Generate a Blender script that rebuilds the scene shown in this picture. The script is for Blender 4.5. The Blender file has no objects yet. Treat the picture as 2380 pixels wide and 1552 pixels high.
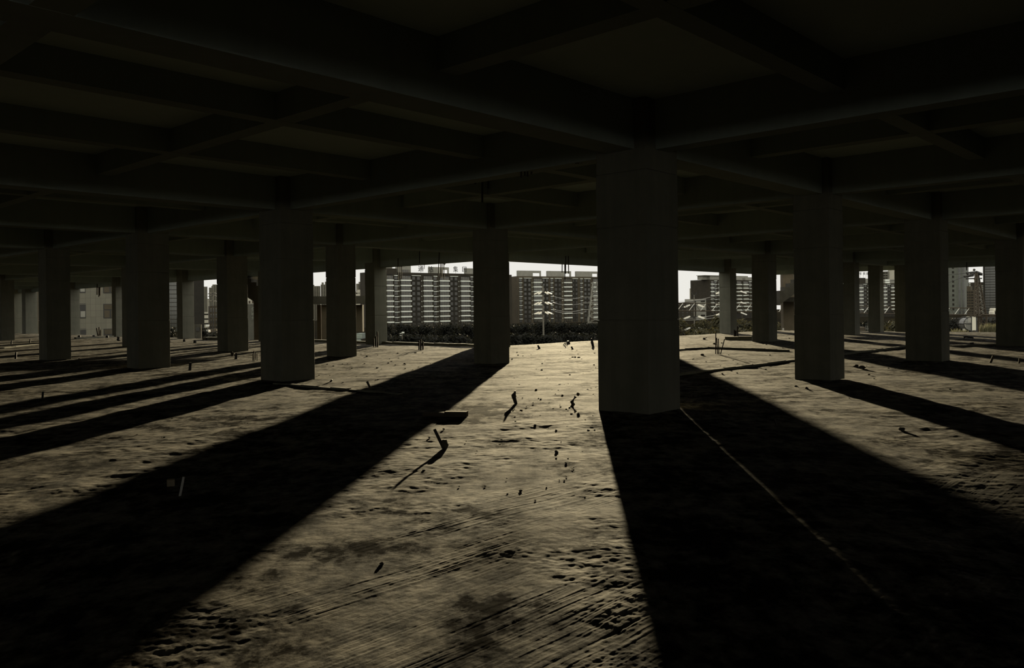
import bpy, bmesh, math, random
import numpy as np
from mathutils import Vector, Matrix, noise
C = bpy.context.scene.collection
S = bpy.context.scene
random.seed(7)
# ---------------------------------------------------------------- camera, sky, sun, exposure
F, U0, V0, ROLL, EYE = 1925.2, 1190.0, 720.8, 0.0122, 1.6      # focal length (px of the 2380 wide frame), principal point, roll, eye height
cam = bpy.data.objects.new('camera', bpy.data.cameras.new('camera')); C.objects.link(cam)
cam.data.sensor_width = 36.0; cam.data.lens = 36.0 * F / 2380.0
cam.data.shift_y = -(776.0 - V0) / 2380.0; cam.data.clip_end = 6000
RC = Vector((math.cos(ROLL), 0, -math.sin(ROLL))); UC = Vector((math.sin(ROLL), 0, math.cos(ROLL)))
m = Matrix.Identity(4)
for k in range(3): m[k][0] = RC[k]; m[k][1] = UC[k]; m[k][2] = (0, -1, 0)[k]
m.translation = (0, 0, EYE); cam.matrix_world = m
S.camera = cam
S.view_settings.view_transform = 'Standard'; S.view_settings.look = 'None'
S.cycles.max_bounces = 6; S.cycles.diffuse_bounces = 4; S.cycles.glossy_bounces = 2; S.cycles.transmission_bounces = 4; S.cycles.caustics_reflective = False; S.cycles.caustics_refractive = False
S.cycles.use_adaptive_sampling = True; S.cycles.adaptive_threshold = 0.05; S.cycles.use_denoising = True
S.view_settings.exposure = 0.0; S.view_settings.gamma = 1.0; S.view_settings.use_curve_mapping = False
SUN_AZ, SUN_EL = math.atan(150 / F), math.radians(5.7)
SUN_DIR = Vector((math.sin(SUN_AZ) * math.cos(SUN_EL), math.cos(SUN_AZ) * math.cos(SUN_EL), math.sin(SUN_EL)))
sun = bpy.data.objects.new('sun', bpy.data.lights.new('sun', 'SUN')); C.objects.link(sun)
sun.data.energy = 6.9; sun.data.color = (1.0, 0.83, 0.51); sun.data.angle = math.radians(0.55)
sun.rotation_euler = SUN_DIR.to_track_quat('Z', 'Y').to_euler()
W = bpy.data.worlds.new('sky'); S.world = W; W.use_nodes = True
wn, wl = W.node_tree.nodes, W.node_tree.links; wn.clear()
tc = wn.new('ShaderNodeTexCoord'); sep = wn.new('ShaderNodeSeparateXYZ'); wl.new(tc.outputs['Generated'], sep.inputs[0])
rmp = wn.new('ShaderNodeValToRGB'); wl.new(sep.outputs['Y'], rmp.inputs[0])          # hazy white towards the sun, boosted opposite it as added fill light
e = rmp.color_ramp.elements
e[0].position = 0.0; e[0].color = (0.84, 0.83, 0.72, 1); e[1].position = 0.55; e[1].color = (0.42, 0.412, 0.382, 1)
mp = wn.new('ShaderNodeMapRange'); mp.inputs[1].default_value = -1; mp.inputs[2].default_value = 1; wl.new(sep.outputs['Y'], mp.inputs[0]); wl.new(mp.outputs[0], rmp.inputs[0])
bg = wn.new('ShaderNodeBackground'); wl.new(rmp.outputs[0], bg.inputs[0]); bg.inputs[1].default_value = 2.0
wo = wn.new('ShaderNodeOutputWorld'); wl.new(bg.outputs[0], wo.inputs[0])

# ---------------------------------------------------------------- measuring: pixels of the photograph to points of the place
def ray(x, y):
    return Vector((0, 1, 0)) + RC * ((x - U0) / F) + UC * ((V0 - y) / F)
def px(x, y, Z):                      # point seen at pixel (x, y) that lies Z metres ahead
    return Vector((0, 0, EYE)) + ray(x, y) * Z
def pf(x, y, z=0.0):                  # point seen at pixel (x, y) that lies at height z
    d = ray(x, y); return Vector((0, 0, EYE)) + d * ((z - EYE) / d.z)
TH = math.radians(42.653)             # the building's grid is turned against the view
D1 = Vector((math.sin(TH), math.cos(TH), 0)); D2 = Vector((-math.cos(TH), math.sin(TH), 0)); PHI = math.pi / 2 - TH
O0 = Vector((1.2487, 8.19, 0)) * 1.6
def P(a, b, z=0.0): return O0 + D1 * a + D2 * b + Vector((0, 0, z))
def ray_a(x, a): d = ray(x, V0); return (a - (Vector((0, 0, 0)) - O0).dot(D1)) / Vector((d.x, d.y, 0)).dot(D1)     # distance ahead at which column x of the picture crosses grid line a (or b)
def ray_b(x, b): d = ray(x, V0); return (b - (Vector((0, 0, 0)) - O0).dot(D2)) / Vector((d.x, d.y, 0)).dot(D2)
def ab(p):
    d = p - O0; return d.dot(D1), d.dot(D2)

# ---------------------------------------------------------------- materials
def mat(name, col, rough=.8, metal=0.0, spec=.5):
    m = bpy.data.materials.new(name); m.use_nodes = True
    b = m.node_tree.nodes['Principled BSDF']
    b.inputs['Base Color'].default_value = (*col, 1); b.inputs['Roughness'].default_value = rough
    b.inputs['Metallic'].default_value = metal; b.inputs['Specular IOR Level'].default_value = spec
    return m
class NT:
    def __init__(s, m): s.n, s.l = m.node_tree.nodes, m.node_tree.links; s.b = s.n['Principled BSDF']
    def new(s, t, **k):
        x = s.n.new(t)
        for a, v in k.items(): setattr(x, a, v)
        return x
    def put(s, sock, v):
        if hasattr(v, 'is_linked') or hasattr(v, 'links'): s.l.new(v, sock)
        else: sock.default_value = v
    def coord(s, kind='Object', scale=(1, 1, 1), rot=(0, 0, 0)):
        t = s.new('ShaderNodeTexCoord'); mp = s.new('ShaderNodeMapping'); s.l.new(t.outputs[kind], mp.inputs[0])
        mp.inputs['Scale'].default_value = scale; mp.inputs['Rotation'].default_value = rot
        return mp.outputs[0]
    def noise(s, co, scale, detail=3, rough=.55, dist=0.0):
        x = s.new('ShaderNodeTexNoise'); s.l.new(co, x.inputs['Vector'])
        x.inputs['Scale'].default_value = scale; x.inputs['Detail'].default_value = detail
        x.inputs['Roughness'].default_value = rough; x.inputs['Distortion'].default_value = dist
        return x.outputs['Fac']
    def math(s, op, a, b=0.0):
        x = s.new('ShaderNodeMath', operation=op); s.put(x.inputs[0], a); s.put(x.inputs[1], b); return x.outputs[0]
    def ramp(s, v, p0, p1, c0=(0, 0, 0), c1=(1, 1, 1)):
        x = s.new('ShaderNodeValToRGB'); s.put(x.inputs[0], v); e = x.color_ramp.elements
        e[0].position = p0; e[1].position = p1; e[0].color = (*c0, 1); e[1].color = (*c1, 1); return x.outputs[0]
    def bump(s, h, dist=1.0, strength=1.0):
        x = s.new('ShaderNodeBump'); s.put(x.inputs['Height'], h); x.inputs['Distance'].default_value = dist
        x.inputs['Strength'].default_value = strength; s.l.new(x.outputs[0], s.b.inputs['Normal'])
def noisy(name, c0, c1, scale, rough=.85, bump=0.0, spec=.3, stretch=(1, 1, 1), metal=0.0):
    m = mat(name, c0, rough, metal, spec); t = NT(m); co = t.coord('Object', stretch)
    f = t.noise(co, scale, 5, .6); t.l.new(t.ramp(f, .3, .7, c0, c1), t.b.inputs['Base Color'])
    if bump: t.bump(f, bump)
    return m
M = {}
# poured and broomed concrete floor: broad dips, lumps, grit, and broom lines that run with the building's long axis
m = mat('floor_concrete', (.12, .10, .07), .95, 0, .05); t = NT(m)
co = t.coord('Object'); cs = t.coord('Object', (1.1, 62, 1)); cs2 = t.coord('Object', (2.6, 150, 1)); cx = t.coord('Object', (1.0, .6, 1))
big = t.noise(co, .45, 3, .5, .3); mid = t.noise(cx, 2.1, 6, .62, .2); lump = t.noise(co, 17, 5, .7); grit = t.noise(co, 95, 4, .7)
brm = t.noise(cs, 1.0, 2, .6); brm2 = t.noise(cs2, 1.0, 3, .6)
mask = t.ramp(t.noise(co, .7, 4, .6, .4), .44, .58); mask2 = t.ramp(t.noise(co, 1.1, 4, .65, .3), .42, .6)
dust = t.math('ADD', t.math('MULTIPLY', t.noise(co, 1.3, 8, .72, .3), .55), t.math('MULTIPLY', t.noise(cx, 6.5, 5, .7), .45))
h = t.math('ADD', t.math('MULTIPLY', lump, .0022), t.math('MULTIPLY', grit, .0009))
t.bump(h, 1.0); sp = t.math('ADD', t.math('MULTIPLY', dust, .6), t.math('MULTIPLY', t.noise(co, .42, 6, .7, .4), .4))
t.l.new(t.ramp(sp, .45, .585, (.004, .004, .004), (.16, .16, .16)), t.b.inputs['Specular IOR Level']); t.b.inputs['Specular Tint'].default_value = (1.0, .96, .86, 1); t.b.inputs['Roughness'].default_value = .90
t.l.new(t.ramp(dust, .46, .60, (.022, .019, .014), (.25, .225, .18)), t.b.inputs['Base Color'])
m.cycles.use_bump_map_correction = False; M['floor'] = m
# formed concrete: faint blotches and grain
def conc(name, c0, c1):
    m = mat(name, c0, .9, 0, .25); t = NT(m); co = t.coord('Object'); f = t.noise(co, 1.3, 6, .65, .3); g = t.noise(co, 26, 4, .6)
    st = t.noise(t.coord('Object', (6, 6, .5)), 1.0, 3, .6)
    t.l.new(t.ramp(t.math('ADD', t.math('MULTIPLY', f, .6), t.math('MULTIPLY', st, .4)), .3, .7, c0, c1), t.b.inputs['Base Color'])
    t.bump(t.math('ADD', t.math('MULTIPLY', f, .01), t.math('MULTIPLY', g, .002)), 1.0, .6); return m
M['conc'] = conc('column_concrete', (.145, .144, .112), (.23, .224, .174))
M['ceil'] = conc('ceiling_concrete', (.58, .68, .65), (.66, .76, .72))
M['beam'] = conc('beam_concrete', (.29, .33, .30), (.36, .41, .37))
M['pale_conc'] = conc('pale_concrete', (.24, .20, .14), (.36, .30, .22))
M['stair'] = noisy('shade_dark_concrete', (.030, .027, .019), (.05, .045, .032), 2.0, .9, .004)  # concrete tone darkened to carry the shade on landing and flight
M['pier'] = noisy('brown_concrete', (.075, .060, .038), (.11, .088, .058), 1.5, .9, .004)  # brown tone varying at random, on stair beams and piers
M['rust'] = noisy('rusty_steel', (.030, .022, .013), (.06, .044, .026), 14, .75, .001, .4)
M['steel'] = noisy('dull_steel', (.06, .055, .045), (.12, .11, .09), 9, .55, 0, .5, metal=.4)
M['black'] = mat('blackened_steel', (.018, .016, .013), .6)
M['pale_metal'] = mat('pale_and_sunlit_metal', (.5, .48, .42), .45)  # painted metal; also the sunlit tone of the jib diagonals
M['lamp_white'] = mat('white_lamp_housing', (.88, .86, .80), .4, 0, .5); t = NT(M['lamp_white'])        # opal plastic: the sun behind shines through
tr = t.new('ShaderNodeBsdfTranslucent'); tr.inputs[0].default_value = (.93, .92, .88, 1); mx = t.new('ShaderNodeMixShader'); mx.inputs[0].default_value = .75
t.l.new(t.b.outputs[0], mx.inputs[1]); t.l.new(tr.outputs[0], mx.inputs[2]); t.l.new(mx.outputs[0], t.n['Material Output'].inputs[0])
M['pole'] = noisy('pole_grey', (.10, .09, .07), (.16, .145, .115), 6, .6)
M['brick'] = noisy('brown_render', (.022, .0185, .012), (.034, .028, .019), .35, .85)
M['brick_hazed'] = noisy('hazed_brown_render', (.055, .045, .029), (.078, .064, .042), .35, .85)  # brown lightened for haze near the sun; plain brown on the rear building
M['gable'] = noisy('gable_render', (.052, .042, .026), (.072, .058, .038), .3, .85)
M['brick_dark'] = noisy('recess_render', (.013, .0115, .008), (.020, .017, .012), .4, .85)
M['white'] = noisy('white_band_paint', (.62, .64, .58), (.74, .76, .69), .9, .7)
M['penthouse'] = noisy('penthouse_render', (.19, .185, .155), (.25, .24, .205), .5, .8)
M['grey_tower'] = noisy('grey_tower_render', (.10, .093, .072), (.14, .13, .10), .25, .85)
M['hazed_tower'] = noisy('hazed_tower_render', (.33, .31, .25), (.42, .39, .32), .15, .9)  # pale tone with the distance haze put into the colour
M['greenish'] = noisy('grey_green_cladding', (.085, .09, .072), (.115, .12, .097), .3, .6)
M['tile'] = None
def panes(name, c0, c1, sx, sz, rough=.12):
    m = mat(name, c0, rough, 0, .6); t = NT(m)
    br = t.new('ShaderNodeTexBrick'); t.l.new(t.coord('Object', (1, 1, 1), (math.pi / 2, 0, 0)), br.inputs['Vector'])
    br.offset = 0.0; br.inputs['Scale'].default_value = 1.0; br.inputs['Brick Width'].default_value = sx; br.inputs['Row Height'].default_value = sz
    br.inputs['Mortar Size'].default_value = .05; br.inputs['Color1'].default_value = (*c0, 1); br.inputs['Color2'].default_value = (*c1, 1)
    br.inputs['Mortar'].default_value = (.075, .068, .052, 1); br.inputs['Bias'].default_value = -.25
    t.l.new(br.outputs['Color'], t.b.inputs['Base Color']); return m
M['glass'] = panes('balcony_glazing', (.012, .011, .008), (.085, .073, .05), .8, 1.15)
M['win'] = panes('window_glass', (.012, .011, .008), (.11, .095, .064), .75, 1.5)
M['dark_glass'] = panes('dark_curtain_glass', (.02, .02, .016), (.05, .05, .04), 1.4, 3.0)
M['tile'] = None
m = mat('facade_tile', (.26, .235, .17), .55); t = NT(m)
br = t.new('ShaderNodeTexBrick'); t.l.new(t.coord('Object', (1, 1, 1), (math.pi / 2, 0, 0)), br.inputs['Vector']); br.offset = 0
br.inputs['Scale'].default_value = 1; br.inputs['Brick Width'].default_value = .62; br.inputs['Row Height'].default_value = .84
br.inputs['Mortar Size'].default_value = .012; br.inputs['Color1'].default_value = (.105, .097, .068, 1); br.inputs['Color2'].default_value = (.122, .112, .079, 1)
br.inputs['Mortar'].default_value = (.05, .043, .03, 1); t.l.new(br.outputs['Color'], t.b.inputs['Base Color']); M['tile'] = m
M['ground'] = noisy('bare_soil', (.010, .009, .0065), (.020, .0175, .0125), .15, .95, .05)
M['ground'].node_tree.nodes['Principled BSDF'].inputs['Specular IOR Level'].default_value = 0.0; M['ground'].node_tree.nodes['Principled BSDF'].inputs['Roughness'].default_value = 1.0
M['gravel'] = noisy('broken_concrete', (.05, .045, .035), (.12, .105, .08), 30, .95, .003)
M['wood'] = noisy('old_timber', (.06, .048, .032), (.11, .09, .06), 5, .85, .002, .3, (1, 12, 12))
M['plastic'] = mat('white_plastic', (.55, .54, .5), .4)
M['sign_dark'] = mat('dark_sign_letters', (.022, .020, .016), .6)
M['panel_dark'] = noisy('dark_sign_panel', (.055, .055, .042), (.08, .075, .058), 1, .6)
M['panel_text'] = mat('faded_letters', (.20, .21, .17), .7)
M['cab_white'] = mat('crane_cab_paint', (.62, .58, .47), .35)
M['truck'] = mat('pale_green_paint', (.16, .19, .16), .5)
M['clear'] = mat('clear_cab_glass', (.9, .88, .8), .05); M['clear'].node_tree.nodes['Principled BSDF'].inputs['Transmission Weight'].default_value = .85
def leafmat(name, c0, c1):
    m = mat(name, c0, .7, 0, .3); t = NT(m); f = t.noise(t.coord('Object'), .9, 3)
    r = t.ramp(f, .3, .7, c0, c1); t.l.new(r, t.b.inputs['Base Color'])
    tr = t.new('ShaderNodeBsdfTranslucent'); t.l.new(r, tr.inputs[0]); mx = t.new('ShaderNodeMixShader'); mx.inputs[0].default_value = .4
    t.l.new(t.b.outputs[0], mx.inputs[1]); t.l.new(tr.outputs[0], mx.inputs[2])
    t.l.new(mx.outputs[0], t.n['Material Output'].inputs[0]); return m
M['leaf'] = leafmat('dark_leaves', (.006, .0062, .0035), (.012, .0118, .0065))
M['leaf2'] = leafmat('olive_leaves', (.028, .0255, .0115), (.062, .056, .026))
M['grass'] = leafmat('dry_grass', (.10, .095, .05), (.17, .155, .085))

# ---------------------------------------------------------------- mesh building
class MB:
    def __init__(s): s.bm = bmesh.new()
    def box(s, x0, x1, y0, y1, z0, z1, X=None):
        v = [s.bm.verts.new((x, y, z)) for z in (z0, z1) for y in (y0, y1) for x in (x0, x1)]
        for f in ((0, 2, 3, 1), (4, 5, 7, 6), (0, 1, 5, 4), (2, 6, 7, 3), (0, 4, 6, 2), (1, 3, 7, 5)): s.bm.faces.new([v[i] for i in f])
        if X is not None:
            for w in v: w.co = X @ w.co
        return s
    def tube(s, pts, r, n=8, caps=True):
        pts = [Vector(p) for p in pts]; rs = r if isinstance(r, (list, tuple)) else [r] * len(pts); rings = []
        for i, p in enumerate(pts):
            d = (pts[min(i + 1, len(pts) - 1)] - pts[max(i - 1, 0)]).normalized()
            u = d.cross(Vector((0, 0, 1)) if abs(d.z) < .9 else Vector((1, 0, 0))).normalized(); w = d.cross(u)
            rings.append([s.bm.verts.new(p + (u * math.cos(2 * math.pi * k / n) + w * math.sin(2 * math.pi * k / n)) * rs[i]) for k in range(n)])
        for a, b in zip(rings, rings[1:]):
            for k in range(n): s.bm.faces.new((a[k], a[(k + 1) % n], b[(k + 1) % n], b[k]))
        if caps: s.bm.faces.new(rings[0][::-1]); s.bm.faces.new(rings[-1])
        return s
    def bar(s, p, q, w, h=None):          # square bar from p to q
        return s.tube([p, q], w * .7071, 4)
    def prism(s, poly, z0, z1):
        a = [s.bm.verts.new((x, y, z0)) for x, y in poly]; b = [s.bm.verts.new((x, y, z1)) for x, y in poly]
        s.bm.faces.new(a[::-1]); s.bm.faces.new(b)
        for i in range(len(poly)): j = (i + 1) % len(poly); s.bm.faces.new((a[i], a[j], b[j], b[i]))
        return s
    def blob(s, c, r, seed=0, squash=1.0, sub=2, amp=.35):
        o = Vector((seed * 3.1, seed * 1.7, seed * .9))
        g = bmesh.ops.create_icosphere(s.bm, subdivisions=sub, radius=1.0)
        for v in g['verts']:
            k = 1 + amp * noise.noise(v.co * 1.6 + o) + amp * .5 * noise.noise(v.co * 4 + o)
            v.co = Vector(c) + Vector((v.co.x * k * r, v.co.y * k * r, v.co.z * k * r * squash))
        return s
    def build(s, name, m, parent=None, loc=(0, 0, 0), rz=0.0, bevel=0.0, smooth=False):
        bmesh.ops.recalc_face_normals(s.bm, faces=s.bm.faces)
        if bevel: bmesh.ops.bevel(s.bm, geom=list(s.bm.edges), offset=bevel, segments=1, affect='EDGES')
        me = bpy.data.meshes.new(name); s.bm.to_mesh(me); s.bm.free(); me.materials.append(m)
        if smooth:
            for p in me.polygons: p.use_smooth = True
        return link(name, me, parent, loc, rz)
def link(name, me, parent=None, loc=(0, 0, 0), rz=0.0):
    o = bpy.data.objects.new(name, me); C.objects.link(o); o.location = loc; o.rotation_euler = (0, 0, rz)
    if parent is not None: o.parent = parent
    return o
def tag(o, label=None, cat=None, group=None, kind=None):
    if label: o['label'] = label
    if cat: o['category'] = cat
    if group: o['group'] = group
    if kind: o['kind'] = kind
    return o
def thing(name, label, cat, loc=(0, 0, 0), rz=0.0, group=None):
    o = bpy.data.objects.new(name, None); C.objects.link(o); o.location = loc; o.rotation_euler = (0, 0, rz); o.empty_display_size = .2
    return tag(o, label, cat, group)
def text_mesh(body, size, extrude):
    cu = bpy.data.curves.new('t', 'FONT'); cu.body = body; cu.size = size; cu.extrude = extrude; cu.align_x = 'CENTER'; cu.align_y = 'CENTER'
    o = bpy.data.objects.new('t', cu); C.objects.link(o); bpy.context.view_layer.update()
    me = bpy.data.meshes.new_from_object(o.evaluated_get(bpy.context.evaluated_depsgraph_get()))
    bpy.data.objects.remove(o); bpy.data.curves.remove(cu); me.transform(Matrix.Rotation(math.pi / 2, 4, 'X')); return me
# ---------------------------------------------------------------- the building: floor, ceiling, beams, added walls
A = [0, 7.056, 14.786, 25.34, 36.11, 41.4]; B = [0, 10.076, 17.71, 25.55, 35.6, 46.7, 57.0, 66.6, 75.5, 82.0]
AMIN, BMIN, AE2, AE5, BE2, BMAX = -52.0, -48.0, A[2] + .45, A[5] + 1.7, B[2] + .45, 90.0
ELL = [(AMIN, BMIN), (AE5, BMIN), (AE5, BE2), (AE2, BE2), (AE2, BMAX), (AMIN, BMAX)]
CZ, MAINZ, SECZ, EDGEZ = 4.8, 4.03, 4.40, 3.80
def struct(o): o['kind'] = 'structure'; return o
def ingrid(mb, name, m): return mb.build(name, m, None, O0, PHI)
slab = struct(ingrid(MB().prism(ELL, -.35, -.04), 'floor', M['floor']))
# the poured surface itself: real relief (dips, lumps, broom ridges) over everything within sight
def vnoise(x, y, seed):
    xi, yi = np.floor(x), np.floor(y); fx, fy = x - xi, y - yi
    fx = fx * fx * fx * (fx * (fx * 6 - 15) + 10); fy = fy * fy * fy * (fy * (fy * 6 - 15) + 10)
    xi = xi.astype(np.int64); yi = yi.astype(np.int64)
    def hsh(i, j):
        n = (i * 374761393 + j * 668265263 + seed * 974711) & 0x7fffffff
        n = ((n ^ (n >> 13)) * 1274126177) & 0x7fffffff; n = ((n ^ (n >> 16)) * 668265263) & 0x7fffffff
        return ((n ^ (n >> 15)) & 0xffff) / 32767.5 - 1.0
    return (hsh(xi, yi) * (1 - fx) + hsh(xi + 1, yi) * fx) * (1 - fy) + (hsh(xi, yi + 1) * (1 - fx) + hsh(xi + 1, yi + 1) * fx) * fy
def sstep(v, a, b): k = np.clip((v - a) / (b - a), 0, 1); return k * k * (3 - 2 * k)
def screed():
    rows = []; y = 845.0
    while y > 36: rows.append(EYE * F / y); y -= .2 + .85 * (y / 845.0)
    Z = np.array(rows); U = np.linspace(-.70, .70, 1700); dz = np.gradient(Z)
    zz, uu = np.meshgrid(Z, U, indexing='ij'); X = zz * uu; Y = zz.copy(); cell = np.maximum(dz[:, None] * np.ones_like(uu), zz * (U[1] - U[0]))
    c, s_ = math.cos(PHI), math.sin(PHI); p = (X - O0.x) * c + (Y - O0.y) * s_; q = -(X - O0.x) * s_ + (Y - O0.y) * c     # grid coordinates
    h = np.zeros_like(p)
    def add(lam, amp, seed, mask=1.0, ax=1.0, sharp=False):
        f = sstep(lam / (cell + 1e-9), 2.0, 5.0)
        n = vnoise(p / (lam * ax) + seed * 7.3, q / lam + seed * 3.1, seed)
        if sharp: n = 1 - 2 * np.abs(n)
        return f * amp * n * mask
    rough = sstep(vnoise(p / 1.6, q / 1.1, 91) + .6 * vnoise(p / .5, q / .4, 92), -.5, .4)
    broom = sstep(vnoise(p / 2.6, q / 1.0, 93) + .4 * vnoise(p / .7, q / .35, 94), -.1, .4)
    h += add(3.1, .010, 1) + add(1.3, .012, 2, 1, 1.4) + add(.62, .0085, 3, 1, 1.5) + add(.31, .0048, 4, .6 + rough, 1.3)
    h += add(.15, .0026, 5, .45 + 1.2 * rough, 1.2) + add(.075, .0022, 6, .4 + 1.2 * rough) + add(.036, .0016, 7, .4 + 1.2 * rough) + add(.019, .0008, 17, .4 + 1.2 * rough)
    h += add(.46, .0022, 8, rough, 1.8, True)
    wob = .02 * vnoise(p / .9, q / .5, 95)
    f = sstep(.024 / (cell + 1e-9), 1.1, 3.0)
    h += f * broom * (.0013 * vnoise(p / 1.1 + 5, (q + wob) / .021, 96) + .0010 * vnoise(p / .5 + 9, (q + wob) / .011, 97))
    f = sstep(.09 / (cell + 1e-9), 1.2, 3.0); h += f * broom * .0005 * vnoise(p / 2.2 + 2, (q + wob) / .09, 98)
    h = np.clip(h, -.035, .04)
    ok = (p > AMIN + .05) & (p < AE5 - .01) & (q < BMAX) & (q > BMIN + .05) & ((p < AE2 - .01) | (q < BE2 - .01))
    n, k = X.shape; co = np.empty((n * k, 3), np.float32); co[:, 0] = X.ravel(); co[:, 1] = Y.ravel(); co[:, 2] = h.ravel()
    idx = np.arange(n * k).reshape(n, k); quads = np.stack([idx[:-1, :-1], idx[:-1, 1:], idx[1:, 1:], idx[1:, :-1]], -1).reshape(-1, 4)
    o = ok.ravel(); quads = quads[o[quads].all(1)]; used = np.zeros(n * k, bool); used[quads.ravel()] = True
    remap = np.cumsum(used) - 1; co = co[used]; quads = remap[quads].astype(np.int32)
    me = bpy.data.meshes.new('screed'); me.vertices.add(len(co)); me.vertices.foreach_set('co', co.ravel())
    me.loops.add(quads.size); me.loops.foreach_set('vertex_index', quads.ravel()); me.polygons.add(len(quads))
    me.polygons.foreach_set('loop_start', np.arange(0, quads.size, 4, dtype=np.int32)); me.polygons.foreach_set('use_smooth', np.ones(len(quads), bool))
    me.update(calc_edges=True); me.materials.append(M['floor'])
    ob = link('floor_surface', me, slab); ob.matrix_parent_inverse = (Matrix.Translation(O0) @ Matrix.Rotation(PHI, 4, 'Z')).inverted(); return ob
screed()
struct(ingrid(MB().prism(ELL, CZ, CZ + .3), 'ceiling', M['ceil']))
def beam(a0, a1, b0, b1, z): return struct(ingrid(MB().box(a0, a1, b0, b1, z, CZ), 'beam', M['beam']))
def mids(v, wide=9.0):
    out = []
    for p, q in zip(v, v[1:]):
        n = 2 if q - p < wide else 3
        out += [p + (q - p) * k / n for k in range(1, n)]
    return out
AL, BL_ = [-40.0, -32.0, -24.0, -16.0, -8.6] + A, [-42.0, -34.0, -26.0, -18.0, -9.6] + B
for b in BL_:                                     # main beams along the grid's first axis
    edge = abs(b - B[2]) < .01
    hi = AE5 - .05 if b <= B[2] + .01 else AE2 - .05
    if edge:
        beam(AMIN, A[2] - .05, b - .26, b + .26, MAINZ); beam(A[2] - .2, hi, b + .0, b + .40, EDGEZ)
    else: beam(AMIN, hi, b - .26, b + .26, MAINZ)
for a in AL:                                      # main beams along the second axis
    if a > A[2] + .01:
        if a >= A[5] - .01: beam(a + 1.15, a + 1.55, BMIN, B[2], EDGEZ); beam(a - .17, a + .17, BMIN, B[2], MAINZ + .003)
        else: beam(a - .17, a + .17, BMIN, B[2], MAINZ + .003)
    elif abs(a - A[2]) < .01:
        beam(a - .17, a + .17, BMIN, B[2] - .1, MAINZ + .003); beam(a + .0, a + .40, B[2] - .1, BMAX, EDGEZ + .003)
    else: beam(a - .17, a + .17, BMIN, BMAX, MAINZ + .003)
for b in mids(BL_): beam(AMIN, (AE5 if b < B[2] else AE2) - .06, b - .14, b + .14, SECZ)
for a in mids(AL): beam(a - .15, a + .15, BMIN, (B[2] if a > A[2] else BMAX) - .06, SECZ + .003)

struct(ingrid(MB().box(AMIN - .3, AMIN, BMIN, BMAX, -.35, 2.95), 'added_wall_back', M['conc']))  # unseen wall added to cut light entering from behind, open band above
struct(ingrid(MB().box(AMIN, AE5, BMIN - .3, BMIN, -.35, 2.95), 'added_wall_right', M['conc']))  # unseen wall added to cut light from the right, open band above
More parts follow.
